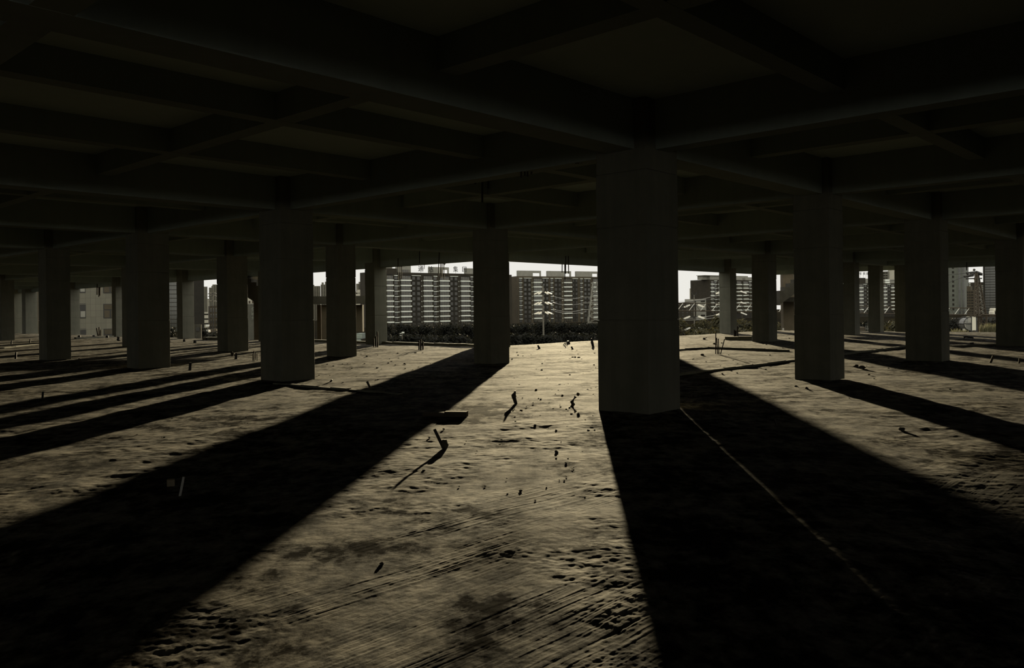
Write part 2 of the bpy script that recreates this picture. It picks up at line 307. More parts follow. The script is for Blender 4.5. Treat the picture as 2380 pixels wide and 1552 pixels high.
# ---------------------------------------------------------------- columns
def column(a, b, wa, wb, label):
    mb = MB(); lifts = [(0, 1.42), (1.435, 2.86), (2.875, 3.7), (3.71, CZ - .002)]
    for k, (z0, z1) in enumerate(lifts):
        s = .012 if k % 2 else 0.0
        mb.box(-wa / 2 + s * .4, wa / 2 - s * .4, -wb / 2 + s * .4, wb / 2 - s * .4, z0, z1)
    mb.box(-wa / 2 + .02, wa / 2 - .02, -wb / 2 + .02, wb / 2 - .02, .5, CZ - .3)
    o = mb.build('concrete_column', M['conc'], None, P(a, b), PHI, .006)
    tag(o, label, 'column', 'concrete columns of the bare floor', 'thing'); return o
h = 1.6
def cr(x, a=None, b=None):
    Z = ray_a(x, a) if a is not None else ray_b(x, b); p = px(x, V0, Z); return ab(p)
for a, b, wa, wb, lab in [
    (A[0], B[0], .562 * h, .586 * h, 'biggest and nearest concrete column, right of the sunlit gap in the middle'),
    (A[1], B[1], .500 * h, .454 * h, 'dark column splitting the two bright central gaps, throwing the widest shadow'),
    (A[0], B[1], .556 * h, .594 * h, 'broad dark column standing in front of the left stair flight'),
    (A[1], B[2], .475 * h, .496 * h, 'column just right of the broad one, between two gaps with distant towers'),
    (A[1], B[0], .497 * h, .494 * h, 'column with a paler right face, standing before the right stair tower'),
    (A[2], B[0], .497 * h, .600 * h, 'column left of the gap showing the crane cab, with stained pale right edge'),
    (A[0], B[2], .597 * h, .522 * h, 'very dark broad column right of the gap with the tiled facade'),
    (A[0], B[3], .511 * h, .507 * h, 'dark column left of the gap with the tiled facade'),
    (A[3], B[1], .544 * h, .506 * h, 'column right of the bare bundle of four upright bars, behind the low block'),
    (*cr(1692, b=B[2]), .502 * h, .477 * h, 'slim far column at the slab edge with the brown block both sides of it'),
    (A[2], B[3], .479 * h, .474 * h, 'far column on the slab edge against the left end of the brown apartment block'),
    (A[1], B[3], .596 * h, .558 * h, 'column between the street view and the left stair flight'),
    (*cr(1979, a=A[4]), .473 * h, .40 * h, 'far column left of the narrow gap with the roof sign'),
    (*cr(2036, a=A[5]), .40 * h, .44 * h, 'far column between the two narrow gaps on the right'),
    (*cr(2099, a=A[5] + 1.1), .46 * h, .46 * h, 'farthest pale pier right of the second narrow gap'),
    (A[3], B[0], .58 * h, .58 * h, 'rightmost column, right of the gap with the crane cab'),
    (A[2], B[1], .565 * h, .565 * h, 'column hidden in line behind the biggest column, casting the shadow beside it'),
    (A[2] + .12, B[2] - .06, 1.12, 1.12, 'column at the inner corner of the slab edge, masked by the dark central column'),
    (A[3], B[2], .5 * h, .5 * h, 'slab-edge column masked by the biggest column'),
    (A[5], B[2], .5 * h, .5 * h, 'corner column masked by the column behind the bar bundle'),
    (A[2], B[4], .5 * h, .5 * h, 'slab-edge column masked by the broad left column'),
    (*cr(431, a=A[2]), .50 * h, .50 * h, 'slab-edge column standing against the dark block with lit windows'),
    (*cr(276, a=A[2]), .45 * h, .45 * h, 'slab-edge column directly right of the tiled facade'),
    (*cr(171, a=A[2]), .45 * h, .45 * h, 'slab-edge column directly left of the tiled facade'),
    (*cr(69, a=A[2]), .62 * h, .62 * h, 'grey-faced far column in the leftmost gap'),
    (*cr(38, a=A[2]), .5 * h, .6 * h, 'brown-faced farthest column in the leftmost gap'),
    (A[1], B[4], .5 * h, .5 * h, 'inner column masked by the very dark broad column'),
    (A[1], B[5], .5 * h, .5 * h, 'inner column masked by the dark column left of the tiled facade'),
    (*cr(14, a=A[1]), .5 * h, .5 * h, 'column at the extreme left border of the view'),
    (A[0], B[4], .5 * h, .5 * h, 'inner column just outside the left border'),
]: column(a, b, wa, wb, lab)

# ---------------------------------------------------------------- low kerbs and blocks on the floor
def kerb(p, q, w, hh, label, name='concrete_kerb', m='conc', cat='kerb'):
    p, q = Vector(p), Vector(q); d = q - p; L = d.length
    mb = MB(); n = max(2, int(L / .5)); r = random.Random(int(L * 97))
    for k in range(n):
        mb.box(L * k / n, L * (k + 1) / n, -w / 2 + r.uniform(-.006, .006), w / 2 + r.uniform(-.006, .006), -.01, hh + r.uniform(-.012, .012))
    return tag(mb.build(name, M[m], None, p, math.atan2(d.y, d.x)), label, cat, kind='thing')
kerb(P(A[2] + .22, B[2] + .6), P(A[2] + .22, B[3] + 8.5), .3, .12, 'long low kerb along the slab edge below the brown apartment block')
kerb(pf(930, 917), pf(640, 892), .12, .035, 'low kerb running from the broad left column towards the biggest column')
kerb(P(5.4, 3.05), P(24.6, 3.05), .10, .055, 'long low kerb running behind the column with the paler right face')
kerb(P(13.4, 9.15), P(18.3, 9.05), .12, .07, 'kerb in the sunlit strip left of the bar bundle')
kerb(P(18.3, 9.05), P(17.6, 5.45), .12, .07, 'kerb in the sunlit strip behind the bar bundle')
kerb(pf(1686, 789), pf(1748, 789), .5, .16, 'dark low concrete block on the sunlit floor right of the bar bundle', 'concrete_block', 'conc', 'block')
kerb(pf(985, 966), pf(1086, 967), .14, .065, 'dark timber lying on the floor at the edge of the widest shadow', 'timber_plank', 'wood', 'plank')
kerb(pf(478, 789), pf(530, 789.5), .5, .16, 'low concrete upstand at the slab edge below the street view', 'concrete_block', 'conc', 'block')
kerb(pf(175, 787), pf(262, 783), .2, .08, 'low upstand on the floor below the tiled facade', 'concrete_kerb')
kerb(pf(5, 809), pf(88, 800), .2, .035, 'low upstand crossing the floor of the leftmost gap', 'concrete_kerb')
kerb(pf(2208, 806), pf(2330, 802), .2, .06, 'low upstand crossing the floor below the crane cab', 'concrete_kerb')

# ---------------------------------------------------------------- stair towers beyond the slab edge
def stair_tower(name, label, Z, beams, piers, landing, flight):
    root = thing(name, label, 'stair tower', px((landing[0] + landing[1]) / 2, 760, Z)); rl = root.location.copy()
    def wbox(x0, x1, y0, y1, d0, d1, part, m, t0=0):
        p, q = px(x0, y1, Z + d0), px(x1, y0, Z + d0)
        return MB().box(p.x, q.x, p.y, q.y + d1 - d0, p.z, q.z).build(part, m, root, -rl)
    for b in beams: wbox(*b, 'beam', M['pier'])
    for p in piers: wbox(*p, 'pier', M['pier'])
    wbox(*landing, 'landing', M['stair'])
    (sx, sy), (ex, ey), thick, n, d0, d1 = flight
    p, q = px(sx, sy, Z + d0), px(ex, ey, Z + d0); dx, dz = (q.x - p.x) / n, (q.z - p.z) / n; prof = [(p.x, p.z)]
    for k in range(n): prof += [(p.x + dx * k, p.z + dz * (k + 1)), (p.x + dx * (k + 1), p.z + dz * (k + 1))]
    prof += [(q.x, q.z - thick), (p.x, p.z - thick)]
    mb = MB(); f = [mb.bm.verts.new((x, p.y, z)) for x, z in prof]; g = [mb.bm.verts.new((x, p.y + d1 - d0, z)) for x, z in prof]
    mb.bm.faces.new(f); mb.bm.faces.new(g[::-1])
    for i in range(len(prof)): j = (i + 1) % len(prof); mb.bm.faces.new((f[i], f[j], g[j], g[i]))
    mb.build('stair_flight', M['stair'], root, -rl); return root
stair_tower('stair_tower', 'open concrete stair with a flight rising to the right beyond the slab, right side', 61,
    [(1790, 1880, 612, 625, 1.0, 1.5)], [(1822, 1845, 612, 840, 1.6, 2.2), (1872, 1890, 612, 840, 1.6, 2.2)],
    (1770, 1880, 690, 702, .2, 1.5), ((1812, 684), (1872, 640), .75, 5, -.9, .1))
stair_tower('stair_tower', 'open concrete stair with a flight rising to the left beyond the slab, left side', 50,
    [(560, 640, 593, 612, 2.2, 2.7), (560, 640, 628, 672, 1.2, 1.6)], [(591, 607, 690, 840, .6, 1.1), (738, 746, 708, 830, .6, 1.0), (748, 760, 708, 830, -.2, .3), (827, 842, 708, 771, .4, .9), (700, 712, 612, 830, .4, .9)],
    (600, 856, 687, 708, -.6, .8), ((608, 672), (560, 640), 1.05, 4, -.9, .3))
# ---------------------------------------------------------------- the ground outside
GZ = -7.0
g = MB(); g.box(-1500, 1500, -200, 3000, GZ - .5, GZ); struct(g.build('ground', M['ground']))

# ---------------------------------------------------------------- apartment blocks
def share(src, name, parent, loc): 
    return link(name, src.data, parent, loc)
class Facade:
    """a block whose front runs from pixel x0 to x1 at the roof line; local x runs along the front, y away from us, z up"""
    def __init__(s, name, label, cat, x0, Z0, x1, Z1, zroof, depth=14, m='brick', group=None):
        a, b = px(x0, 700, Z0), px(x1, 700, Z1); a.z = b.z = GZ; d = b - a; s.ang = math.atan2(d.y, d.x); s.a = a; s.u = d.normalized(); s.L = d.length
        s.root = thing(name, label, cat, a, s.ang, group); s.zr = zroof - GZ; s.depth = depth
        s.wall = MB().box(0, s.L, 0, depth, 0, s.zr).build('wall', M[m], s.root)
        s.cache = {}
    def fx(s, x):                      # pixel column -> distance along the front
        r = ray(x, 700); d = Vector((r.x, r.y)); o = Vector((s.a.x, s.a.y)); u = Vector((s.u.x, s.u.y))
        den = u.x * -d.y + u.y * d.x; return (o.x * d.y - o.y * d.x) / den if abs(den) > 1e-9 else 0
    def part(s, name, x0, x1, z0, z1, y0, y1, m, key=None):
        w, hh, dd = x1 - x0, z1 - z0, y1 - y0; k = (name, round(w, 2), round(hh, 2), m)
        if k not in s.cache:
            o = MB().box(0, w, 0, dd, 0, hh).build(name, M[m], s.root, (x0, y0, z0)); s.cache[k] = o; return o
        return share(s.cache[k], name, s.root, (x0, y0, z0))
    def roofbox(s, x0, x1, hh, d0, d1, m='penthouse', hole=None):
        X0, X1 = s.fx(x0), s.fx(x1)
        if not hole: return s.part('roof_house', X0, X1, s.zr, s.zr + hh, d0, d1, m)
        h0, h1 = s.fx(hole[0]), s.fx(hole[1]); zt = s.zr + hh
        mb = MB(); mb.box(X0, h0, d0, d1, s.zr, zt); mb.box(h0, X1, d0, d0 + .5, zt - hh * .42, zt); mb.box(h1, X1, d0, d0 + .5, s.zr, zt - hh * .42); mb.box(h0, X1, d1 - .5, d1, zt - hh * .3, zt)
        return mb.build('roof_house', M[m], s.root)
def apartment(f, cols, floors, pitch, ztop0):
    """cols: (kind, pixel x0, pixel x1); ztop0 = height above eye of the first white band"""
    zb = ztop0 + EYE - GZ
    for kind, x0, x1 in cols:
        a, b = f.fx(x0), f.fx(x1)
        if kind == 'balcony':
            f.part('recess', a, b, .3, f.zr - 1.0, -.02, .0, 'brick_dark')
            for k in range(floors + 1):
                f.part('glazing', a + .15, b - .15, zb - pitch * k + .55, zb - pitch * k + 2.55, -.45, -.05, 'glass')
            for k in range(floors): f.part('balcony', a - .1, b + .1, zb - pitch * k - .28, zb - pitch * k + .42, -1.15, -.05, 'white')
        elif kind == 'ledge':
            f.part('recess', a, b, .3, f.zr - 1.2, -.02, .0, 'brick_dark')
            for k in range(-1, floors): f.part('ledge', a, b, zb - pitch * k - .42, zb - pitch * k - .05, -.7, -.03, 'white')
            for k in range(floors + 1): f.part('window', a + .2, b - .2, zb - pitch * k + .6, zb - pitch * k + 2.2, -.08, -.025, 'win')
        elif kind == 'pair':
            w = (b - a)
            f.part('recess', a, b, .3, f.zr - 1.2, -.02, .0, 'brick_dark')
            f.part('ledge', a, b, zb + pitch - .30, zb + pitch + .0, -.7, -.03, 'white')
            for k in range(floors + 1):
                for t in (.06, .62): f.part('window', a + w * t, a + w * (t + .30), zb - pitch * k + .55, zb - pitch * k + 2.15, -.1, -.025, 'win')
        elif kind == 'dots':
            for k in range(floors): f.part('vent_cover', a, b, zb - pitch * k - .4, zb - pitch * k + .1, -.25, -.02, 'white')
ROOF = EYE + 21.84
f = Facade('apartment_block', 'brown ten-storey apartment block under the roof-top sign letters', 'building', 866, 450, 1190, 510, ROOF)
apartment(f, [('balcony', 898.5, 913.3), ('ledge', 916.4, 925.3), ('dots', 927.4, 928.3), ('balcony', 931.5, 954.8), ('pair', 957.5, 977.5), ('dots', 979.6, 980.6), ('balcony', 984, 1004.6),
    ('ledge', 1007.7, 1015.8), ('dots', 1018, 1019), ('balcony', 1022, 1043.6), ('pair', 1046, 1064), ('dots', 1066.3, 1067.2), ('balcony', 1070.7, 1091), ('ledge', 1093.7, 1100)], 9, 2.9, 17.35)
f.roofbox(901, 925, 2.2, 1.0, 9.0, 'brick'); f.roofbox(906, 925.5, 3.6, 6.0, 10.0); f.roofbox(926, 956.5, 3.9, .3, 3.0)
f.part('window', f.fx(934), f.fx(955), f.zr + .2, f.zr + 1.6, .2, .3, 'win')
f.roofbox(1001, 1045, 3.5, .3, 2.5, hole=(1031, 1042)); f.roofbox(1085, 1130, 3.3, .3, 2.5)
LB = f
f = Facade('apartment_block', 'brown ten-storey apartment block with a bare gable, behind the lamp mast nearest the sun', 'building', 1204.7, 531, 1412, 563.5, ROOF, 14, 'brick_hazed')
apartment(f, [('ledge', 1206.7, 1213.5), ('pair', 1217.7, 1234.7), ('dots', 1236.6, 1237.5), ('balcony', 1240, 1259), ('pair', 1261, 1275), ('ledge', 1279.6, 1285.4), ('pair', 1289, 1305), ('dots', 1307, 1308),
    ('balcony', 1310.6, 1328), ('pair', 1330.5, 1343), ('ledge', 1348.5, 1354), ('pair', 1357.6, 1372.6), ('dots', 1374.5, 1375.3), ('balcony', 1378, 1398)], 9, 2.9, 17.75)
for x in (1215.5, 1276.8, 1287, 1345.7, 1356, 1376.6): f.part('pipe', f.fx(x), f.fx(x) + .35, .2, f.zr - .4, -.3, -.02, 'gable')
MB().box(-.03, 0, 0, 14, 0, f.zr).build('gable', M['gable'], f.root)
for k in range(9): MB().box(-.35, -.03, 9.2, 10.6, 0, 1.7).build('window', M['win'], f.root, (0, 0, f.zr - 3.2 - 2.9 * k)); MB().box(-.3, -.03, 8.6, 9.1, 0, 1.2).build('ledge', M['white'], f.root, (0, 0, f.zr - 3.0 - 2.9 * k))
f.roofbox(1205.5, 1259, 3.6, .4, 2.4, hole=(1240, 1256)); f.roofbox(1274.5, 1329, 3.6, .4, 2.4, hole=(1313, 1325.5)); f.roofbox(1341.5, 1396, 3.6, .4, 2.4, hole=(1378, 1390))
# corner block further right
f = Facade('apartment_block', 'brown corner block behind the slim slab-edge column, gable to the sunny side', 'building', 1650.5, 640, 1768, 675, ROOF, 20)
apartment(f, [('balcony', 1652, 1658), ('ledge', 1660, 1666), ('balcony', 1669, 1674), ('pair', 1684, 1700), ('balcony', 1712, 1722), ('dots', 1724, 1725), ('balcony', 1727, 1738), ('ledge', 1740.5, 1746), ('balcony', 1750, 1760)], 8, 2.9, 18.2)
a, b = px(1618.5, 700, 656), px(1650.5, 700, 640); a.z = b.z = GZ; gl = (b - a).length
gw = MB().box(-gl, 0, -.02, 0, 0, f.zr).build('gable', M['gable'], f.root, (0, 0, 0), math.atan2(b.y - a.y, b.x - a.x) - f.ang)
for t, w in ((.83, .12), (.55, .07), (.27, .14)):
    for k in range(9): MB().box(-gl * t, -gl * (t - w), -.1, -.02, 0, 1.3).build('window', M['win'], f.root, (0, 0, f.zr - 3.2 - 2.9 * k), math.atan2(b.y - a.y, b.x - a.x) - f.ang)
f.roofbox(1652, 1676, 3.0, 0.4, 8); f.part('roof_slab', -6.5, f.fx(1676), f.zr + 3.0, f.zr + 3.35, -.5, 8, 'penthouse'); f.roofbox(1640, 1652, 3.0, 3, 8, 'penthouse')
f.roofbox(1708, 1740, 3.3, 0.4, 8, hole=(1727, 1734)); f.roofbox(1740, 1760, 2.4, 0.4, 8)
# balcony block seen in the two narrow gaps
f = Facade('apartment_block', 'apartment block with white balcony bands seen through the two narrow gaps', 'building', 1985, 640, 2112, 655, EYE + 17.6)
apartment(f, [('balcony', 1996, 2005), ('pair', 2006, 2014), ('balcony', 2016, 2019.5), ('balcony', 2053, 2060), ('pair', 2062, 2069), ('balcony', 2070.5, 2078), ('balcony', 2079, 2084.5), ('balcony', 2090, 2104)], 7, 2.8, 14.0)
f.roofbox(1992, 2014, 4.2, 1, 8, 'brick'); f.roofbox(2013.5, 2022, 3.6, .5, 8); f.roofbox(2048, 2086, 3.1, .4, 7); f.roofbox(2058, 2068, 3.0, -.2, 7, 'white')
SB = f
# plainer towers further off: wall, window strips, roof house
def tower(label, x0, x1, ytop, Z, cols, m, floors, roof=None, w='brick_dark', name='tower_block', strip=.55, depth=14, group='far towers', cat='building'):
    zt = px((x0 + x1) / 2, ytop, Z).z; u = ((x0 + x1) / 2 - U0) / F; k = u * (x1 - x0) / F * Z / 2
    f = Facade(name, label, cat, x0, Z + k, x1, Z - k, zt, depth, m, group)
    H = f.zr - 1.0; p = H / floors
    for c0, c1 in cols:
        a, b = f.L * c0, f.L * c1
        for k in range(floors): f.part('window', a, b, p * k + p * (1 - strip), p * (k + 1), -.12, -.02, w)
    for r in roof or []: f.part('roof_house', f.L * r[0], f.L * r[1], f.zr, f.zr + r[2], .5, 8, m)
    return f
tower('pale far tower standing left of the brown corner block', 1603, 1622, 670, 1300, [(.1, .3), (.4, .6)], 'hazed_tower', 24, [(.45, .8, 3)])
tower('low pale building in front of the brown corner block', 1591.5, 1641, 695, 620, [(.45, .52), (.75, .95)], 'penthouse', 4, None, 'brick_dark', 'low_building', .35)
tower('low brown block behind the crane jib', 1558, 1618, 703, 600, [(.1, .16), (.28, .34), (.45, .51), (.62, .68), (.8, .86)], 'brick', 6, None, 'win', 'low_building', .45)
tower('flat-topped far tower in the gap right of the broad column', 728, 745, 664.5, 900, [(.2, .35), (.5, .65), (.8, .92)], 'grey_tower', 26, [(.0, .18, 1.2)])
tower('taller far tower with openwork roof right of the flat-topped one', 746, 760, 661, 880, [(.1, .3), (.5, .7)], 'grey_tower', 26, [(.15, .5, 2.2), (.7, 1, 3)])
tower('far tower behind the small white building', 828, 852, 659, 900, [(.22, .4), (.5, .62), (.7, .8)], 'grey_tower', 27, [(.25, 1, 2.0)])
tower('small white building in front of a far tower', 826, 843.5, 677, 700, [(.1, .3), (.45, .55), (.7, .9)], 'hazed_tower', 9, [(.25, .7, 1.5)], 'brick_dark', 'low_building', .4)
tower('thin pale high-rise left of the street lamp', 474, 482.5, 666, 1100, [(.3, .45), (.65, .8)], 'grey_tower', 30)
tower('stepped high-rise behind the street lamp, lower step', 487, 496, 668, 1000, [(.1, .3), (.45, .6), (.75, .9)], 'grey_tower', 30, [(.6, 1, 2)])
tower('stepped high-rise behind the street lamp, upper step', 495, 512, 661, 1040, [(.15, .3), (.45, .6), (.75, .9)], 'grey_tower', 30)
tower('hazy low far block between the high-rises', 481, 489, 694, 1400, [(.3, .5)], 'hazed_tower', 18)
tower('brownish low building with tall windows at the street end', 486.5, 512, 711, 420, [(.08, .2), (.3, .42), (.55, .67), (.8, .92)], 'gable', 4, None, 'win', 'low_building', .7)
tower('pale low roof behind the street', 473, 488, 725, 520, [(.1, .9)], 'hazed_tower', 3, None, 'brick_dark', 'low_building', .3)
tower('dark office block with olive floor edges and bright end windows', 330, 474.5, 640, 400, [(.03, .82)], 'brick_dark', 13, None, 'dark_glass', 'office_block', .86)
f = Facade('tower_block', 'pale grey-green tower filling the left of the crane gap', 'building', 2196, 704.6, 2242, 695.4, px(2220, 560, 700).z, 20, 'greenish', 'far towers')
for k in range(22): f.part('window', f.fx(2213.5), f.fx(2218), 4 + 3.9 * k, 6.0 + 3.9 * k, -.1, -.02, 'brick_dark')
for x0, x1 in ((2226, 2228), (2234, 2236.5)): f.part('pilaster', f.fx(x0), f.fx(x1), .2, f.zr, -.5, -.02, 'greenish')
f.part('curtain_wall', f.fx(2228), f.fx(2234), .2, f.zr, -.1, -.03, 'dark_glass'); f.part('curtain_wall', f.fx(2236.5), f.fx(2242), .2, f.zr, -.1, -.03, 'dark_glass')
tower('brown hotel-like block behind the lattice mast', 2240, 2294, 656, 1000, [(.25, .3)], 'brick', 14, None, 'white', 'tower_block', .5)
tower('stepped pale block low behind the lattice mast', 2247, 2266, 674, 620, [(.05, .2), (.3, .45), (.55, .8)], 'gable', 9, [(.0, .45, 3)], 'brick_dark', 'tower_block', .55)
tower('small pale rooftop block right of the lattice mast', 2276, 2291, 663, 800, [(.2, .8)], 'penthouse', 16, None, 'brick_dark', 'tower_block', .4)
f = tower('dark glass tower filling the right of the crane gap', 2285.5, 2345, 560, 420, [(.08, .55), (.62, 1)], 'brick_dark', 30, None, 'dark_glass', 'glass_tower', .8)
tower('tall pale tower rising behind the balcony block', 2064.5, 2098, 570, 900, [(.47, .55), (.8, .88)], 'hazed_tower', 28, None, 'brick_dark', 'tower_block', .45)
tower('grey block stepping up beside the tall pale tower', 2046, 2065, 630.5, 850, [(.35, .65), (.7, .92)], 'grey_tower', 16, None, 'brick_dark', 'tower_block', .5)
tower('vague high-rise above the sign panel', 574, 600, 655, 900, [(.45, .5), (.75, .8)], 'hazed_tower', 30, None, 'grey_tower', 'tower_block', .6)
f = Facade('arcade_building', 'pale building with red-brown arches above the vertical sign panel', 'building', 572, 380, 604, 380, px(588, 697, 380).z, 10, 'hazed_tower')
for t in (.18, .42, .64): f.part('arch_window', f.L * t, f.L * (t + .14), f.zr - 1.8, f.zr - .35, -.1, -.02, 'rust')
tower('plain dark building filling the leftmost gap behind the far columns', -40, 140, 600, 150, [(.9, .93)], 'brick_hazed', 3, None, 'brick_dark', 'rear_building', .3)
# the tiled facade close by on the left
tz = 112
f = Facade('tiled_building', 'building with a square-tiled pale facade and dark windows in the left gap', 'building', 150, tz - 2.2, 300, tz + 2.2, EYE + 12, 14, 'tile')
for r, (y0, y1) in enumerate(((640, 681), (705.5, 739.5), (763.5, 800))):
    for c, (x0, x1) in enumerate(((183, 199), (240, 268))):
        p, q = px(x0, y1, tz), px(x1, y0, tz); a, b = f.fx(x0), f.fx(x1); z0, z1 = p.z - GZ, q.z - GZ
        wf = MB(); wf.box(a, b, -.05, .0, z0, z1); w = wf.build('window', M['black'], f.root)
        if c: MB().box(a + .1, a + .75, -.09, -.05, z0 + .1, z1 - .9).build('pane', M['gable'], w); MB().box(a + .95, b - .1, -.09, -.05, z0 + .1, z1 - .9).build('pane', M['gable'], w); MB().box(a + .1, b - .1, -.09, -.05, z1 - .75, z1 - .1).build('pane', M['gable'], w)
        else: MB().box(a + .2, b - .08, -.09, -.05, z0 + .15, z0 + .95).build('pane', M['penthouse'], w)
    f.part('sill_band', f.fx(183), f.fx(199), px(190, y0 + 3, tz).z - GZ, px(190, y0 + 1.6, tz).z - GZ, -.1, -.06, 'tile')

# ---------------------------------------------------------------- signs
def letters(fac, items, label, cat='sign', name='roof_sign', m='sign_dark', rails=True):
    p0 = px(items[0][1], items[0][2], items[0][4]); root = thing(name, label, cat, p0); 
    for body, x, y, hpx, Z in items:
        me = text_mesh(body, hpx * Z / F * 1.05, .12); me.materials.append(M[m]); o = link('letter', me, root, px(x, y, Z) - p0); o.rotation_euler = (0, 0, fac.ang if fac else 0)
    return root, p0
zc = lambda x: LB.a.y + LB.u.y * LB.fx(x)
root, p0 = letters(LB, [('通', 978, 625, 14.5, zc(978)), ('达', 1001.3, 626, 14, zc(1001)), ('集', 1059, 626.5, 13.5, zc(1059)), ('团', 1079.5, 626.5, 13, zc(1079))], 'dark four-character sign with a diamond emblem on the roof of the brown block')
c = px(1032.5, 606, zc(1032)) - p0; w = 10 * zc(1032) / F
mb = MB(); v = [Vector((0, 0, -w * 1.15)), Vector((w * .5, 0, -w * .65)), Vector((w * .5, 0, -w * .1)), Vector((-w * .5, 0, -w * .1)), Vector((-w * .5, 0, -w * .65))]
MB().prism([(-w * .5, -w * .55), (0, -w * 1.05), (w * .5, -w * .55), (w * .17, -w * .22), (w * .17, w * .5), (-w * .17, w * .5), (-w * .17, -w * .22)], -.1, .1).build('emblem', M['sign_dark'], root, c).rotation_euler = (math.pi / 2, 0, LB.ang)
mb = MB()
for x, y in ((978, 632), (1001.3, 633), (1032.5, 612), (1059, 633.5), (1079.5, 633.5)):
    p, q = px(x, y - 2, zc(x)) - p0, px(x, 637, zc(x)) - p0; mb.tube([p + Vector((0, .3, 0)), q + Vector((0, .3, 0))], .08, 6)
mb.build('support_frame', M['black'], root)
zs = SB.a.y - 2
root, p0 = letters(SB, [('川', 1999, 636, 7, zs), ('火', 2008.5, 636, 7.5, zs), ('日', 2015, 636, 6.5, zs)], 'rows of thin dark characters of a roof sign in the narrow gap')
mb = MB()
for x in (1996, 2001, 2008, 2014, 2020): p, q = px(x, 633, zs) - p0, px(x - 1.5, 658, zs) - p0; mb.tube([p + Vector((0, .4, 0)), q + Vector((0, .4, 0))], .07, 6)
mb.build('support_frame', M['black'], root)
root = thing('vertical_sign', 'tall dark sign panel with pale vertical script seen under the left stair flight', 'sign', px(584, 760, 150)); r0 = root.location.copy()
p, q = px(574, 747, 150), px(604, 706.5, 150); MB().box(p.x, q.x, p.y, p.y + .3, GZ, q.z).build('panel', M['panel_dark'], root, -r0)
MB().box(p.x, q.x, p.y - .08, p.y + .4, q.z, q.z + .14).build('panel_cap', M['penthouse'], root, -r0)
for ch, y in (('必', 717), ('乃', 724), ('电', 730.5), ('士', 739)):
    me = text_mesh(ch, 7.2 * 150 / F, .03); me.materials.append(M['panel_text']); link('letter', me, root, px(587.5, y, 149.8) - r0)

# ---------------------------------------------------------------- lamp masts
def lamp_mast(label, x, ytop, Z, tiers, rpx, heads, dark=False, yb=None):
    base = px(x, 760, Z); base.z = GZ; root = thing('lamp_mast', label, 'lamp', base, 0, 'lamp masts outside'); top = px(x, ytop, Z).z - GZ
    MB().tube([(0, 0, 0), (0, 0, top)], [rpx * Z / F, rpx * Z / F * .8], 10).build('pole', M['pole' if not dark else 'black'], root)
    MB().tube([(0, 0, top - .3), (-.45, -.1, top + .35)], .05, 6).build('antenna', M['black'], root); MB().tube([(0, 0, top - .3), (.4, -.1, top + .3)], .05, 6).build('antenna', M['black'], root)
    for y in tiers:
        z = px(x, y, Z).z - GZ
        MB().tube([(0, 0, z - .25), (0, 0, z + .1)], rpx * Z / F * 1.5, 10).build('collar', M['black'], root)
        for az, dr in heads:
            d = Vector((math.cos(az), math.sin(az), 0)); p = d * .35 + Vector((0, 0, z)); q = d * 1.1 + Vector((0, 0, z - .12))
            arm = MB().tube([Vector((0, 0, z - .05)), p], .05, 6).build('arm', M['black'], root)
            X = Matrix.Translation(d * (.95 * dr) + Vector((0, 0, z - .08))) @ Matrix.Rotation(az, 4, 'Z') @ Matrix.Rotation(math.radians(22), 4, 'Y')
            mb = MB(); mb.box(-.42, .42, -.15, .15, -.08, .08, X); mb.build('lamp_head', M['pole' if dark else 'lamp_white'], arm, bevel=.03)
    return root
H8 = [(math.radians(a), 1.15) for a in (192, 240, 300, 348)]
lamp_mast('thick grey lamp mast with three tiers of white heads, before the bare-gabled block', 1263, 664, 135, (680, 703.5, 726), 2.3, H8)
lamp_mast('lamp mast with white heads rising through the crane jib', 1614, 685, 118, (709.5, 736, 762.5), 1.5, [(math.radians(a), 1.1) for a in (172, 193, 318, 345)])
lamp_mast('lamp mast hidden behind the slim slab-edge column, white heads showing on both sides', 1700, 655, 112, (678, 703.5, 727.5), 1.5, [(math.radians(a), 1.75) for a in (182, 200, 335, 352)])
lamp_mast('dark thin street lamp with three tiers of arms in the left street view', 495.5, 682, 240, (681, 687, 699.5), .55, [(math.radians(a), 1.0) for a in (180, 200, 340, 0)], True)

# ---------------------------------------------------------------- tower crane
ZC = 110; root = thing('tower_crane', 'rusty tower crane with long lattice jib and white cab, standing beyond the slab', 'crane', px(2272, 768, ZC)); r0 = root.location.copy()
def cp(x, y, dz=0): return px(x, y, ZC + dz) - r0
def lattice(corners0, corners1, n, r, rd, name, m):
    mb = MB(); K = len(corners0)
    for a, b in zip(corners0, corners1): mb.tube([a, b], r, 6)
    for i in range(n):
        for k in range(K):
            a0, b0, a1, b1 = corners0[k], corners1[k], corners0[(k + 1) % K], corners1[(k + 1) % K]
            p = a0.lerp(b0, i / n); q = a1.lerp(b1, (i + 1) / n); mb.tube([p, q], rd, 5)
            mb.tube([a1.lerp(b1, i / n), p], rd, 5)
    return mb.build(name, m, root)
lattice([cp(2264, 735, -.8), cp(2275, 735, -.8), cp(2293, 735, .6), cp(2281, 735, .8)], [cp(2267, 634, -.2), cp(2271, 634, -.2), cp(2273, 634, .2), cp(2269, 634, .2)], 11, .10, .045, 'cat_head', M['rust'])
mb = MB(); mb.tube([cp(2262, 640), cp(2241, 643)], .16, 6); mb.tube([cp(2266, 634), cp(2248, 642)], .18, 6); mb.tube([cp(2268, 632), cp(2282, 637.5)], .2, 6); mb.tube([cp(2246, 634.5), cp(2268, 632)], .14, 6)
mb.tube([cp(2245, 647.6), cp(2282, 646.8)], .09, 6); mb.tube([cp(2254, 639.7), cp(2284, 639.2)], .05, 6); mb.build('pendant_arm', M['black'], root)
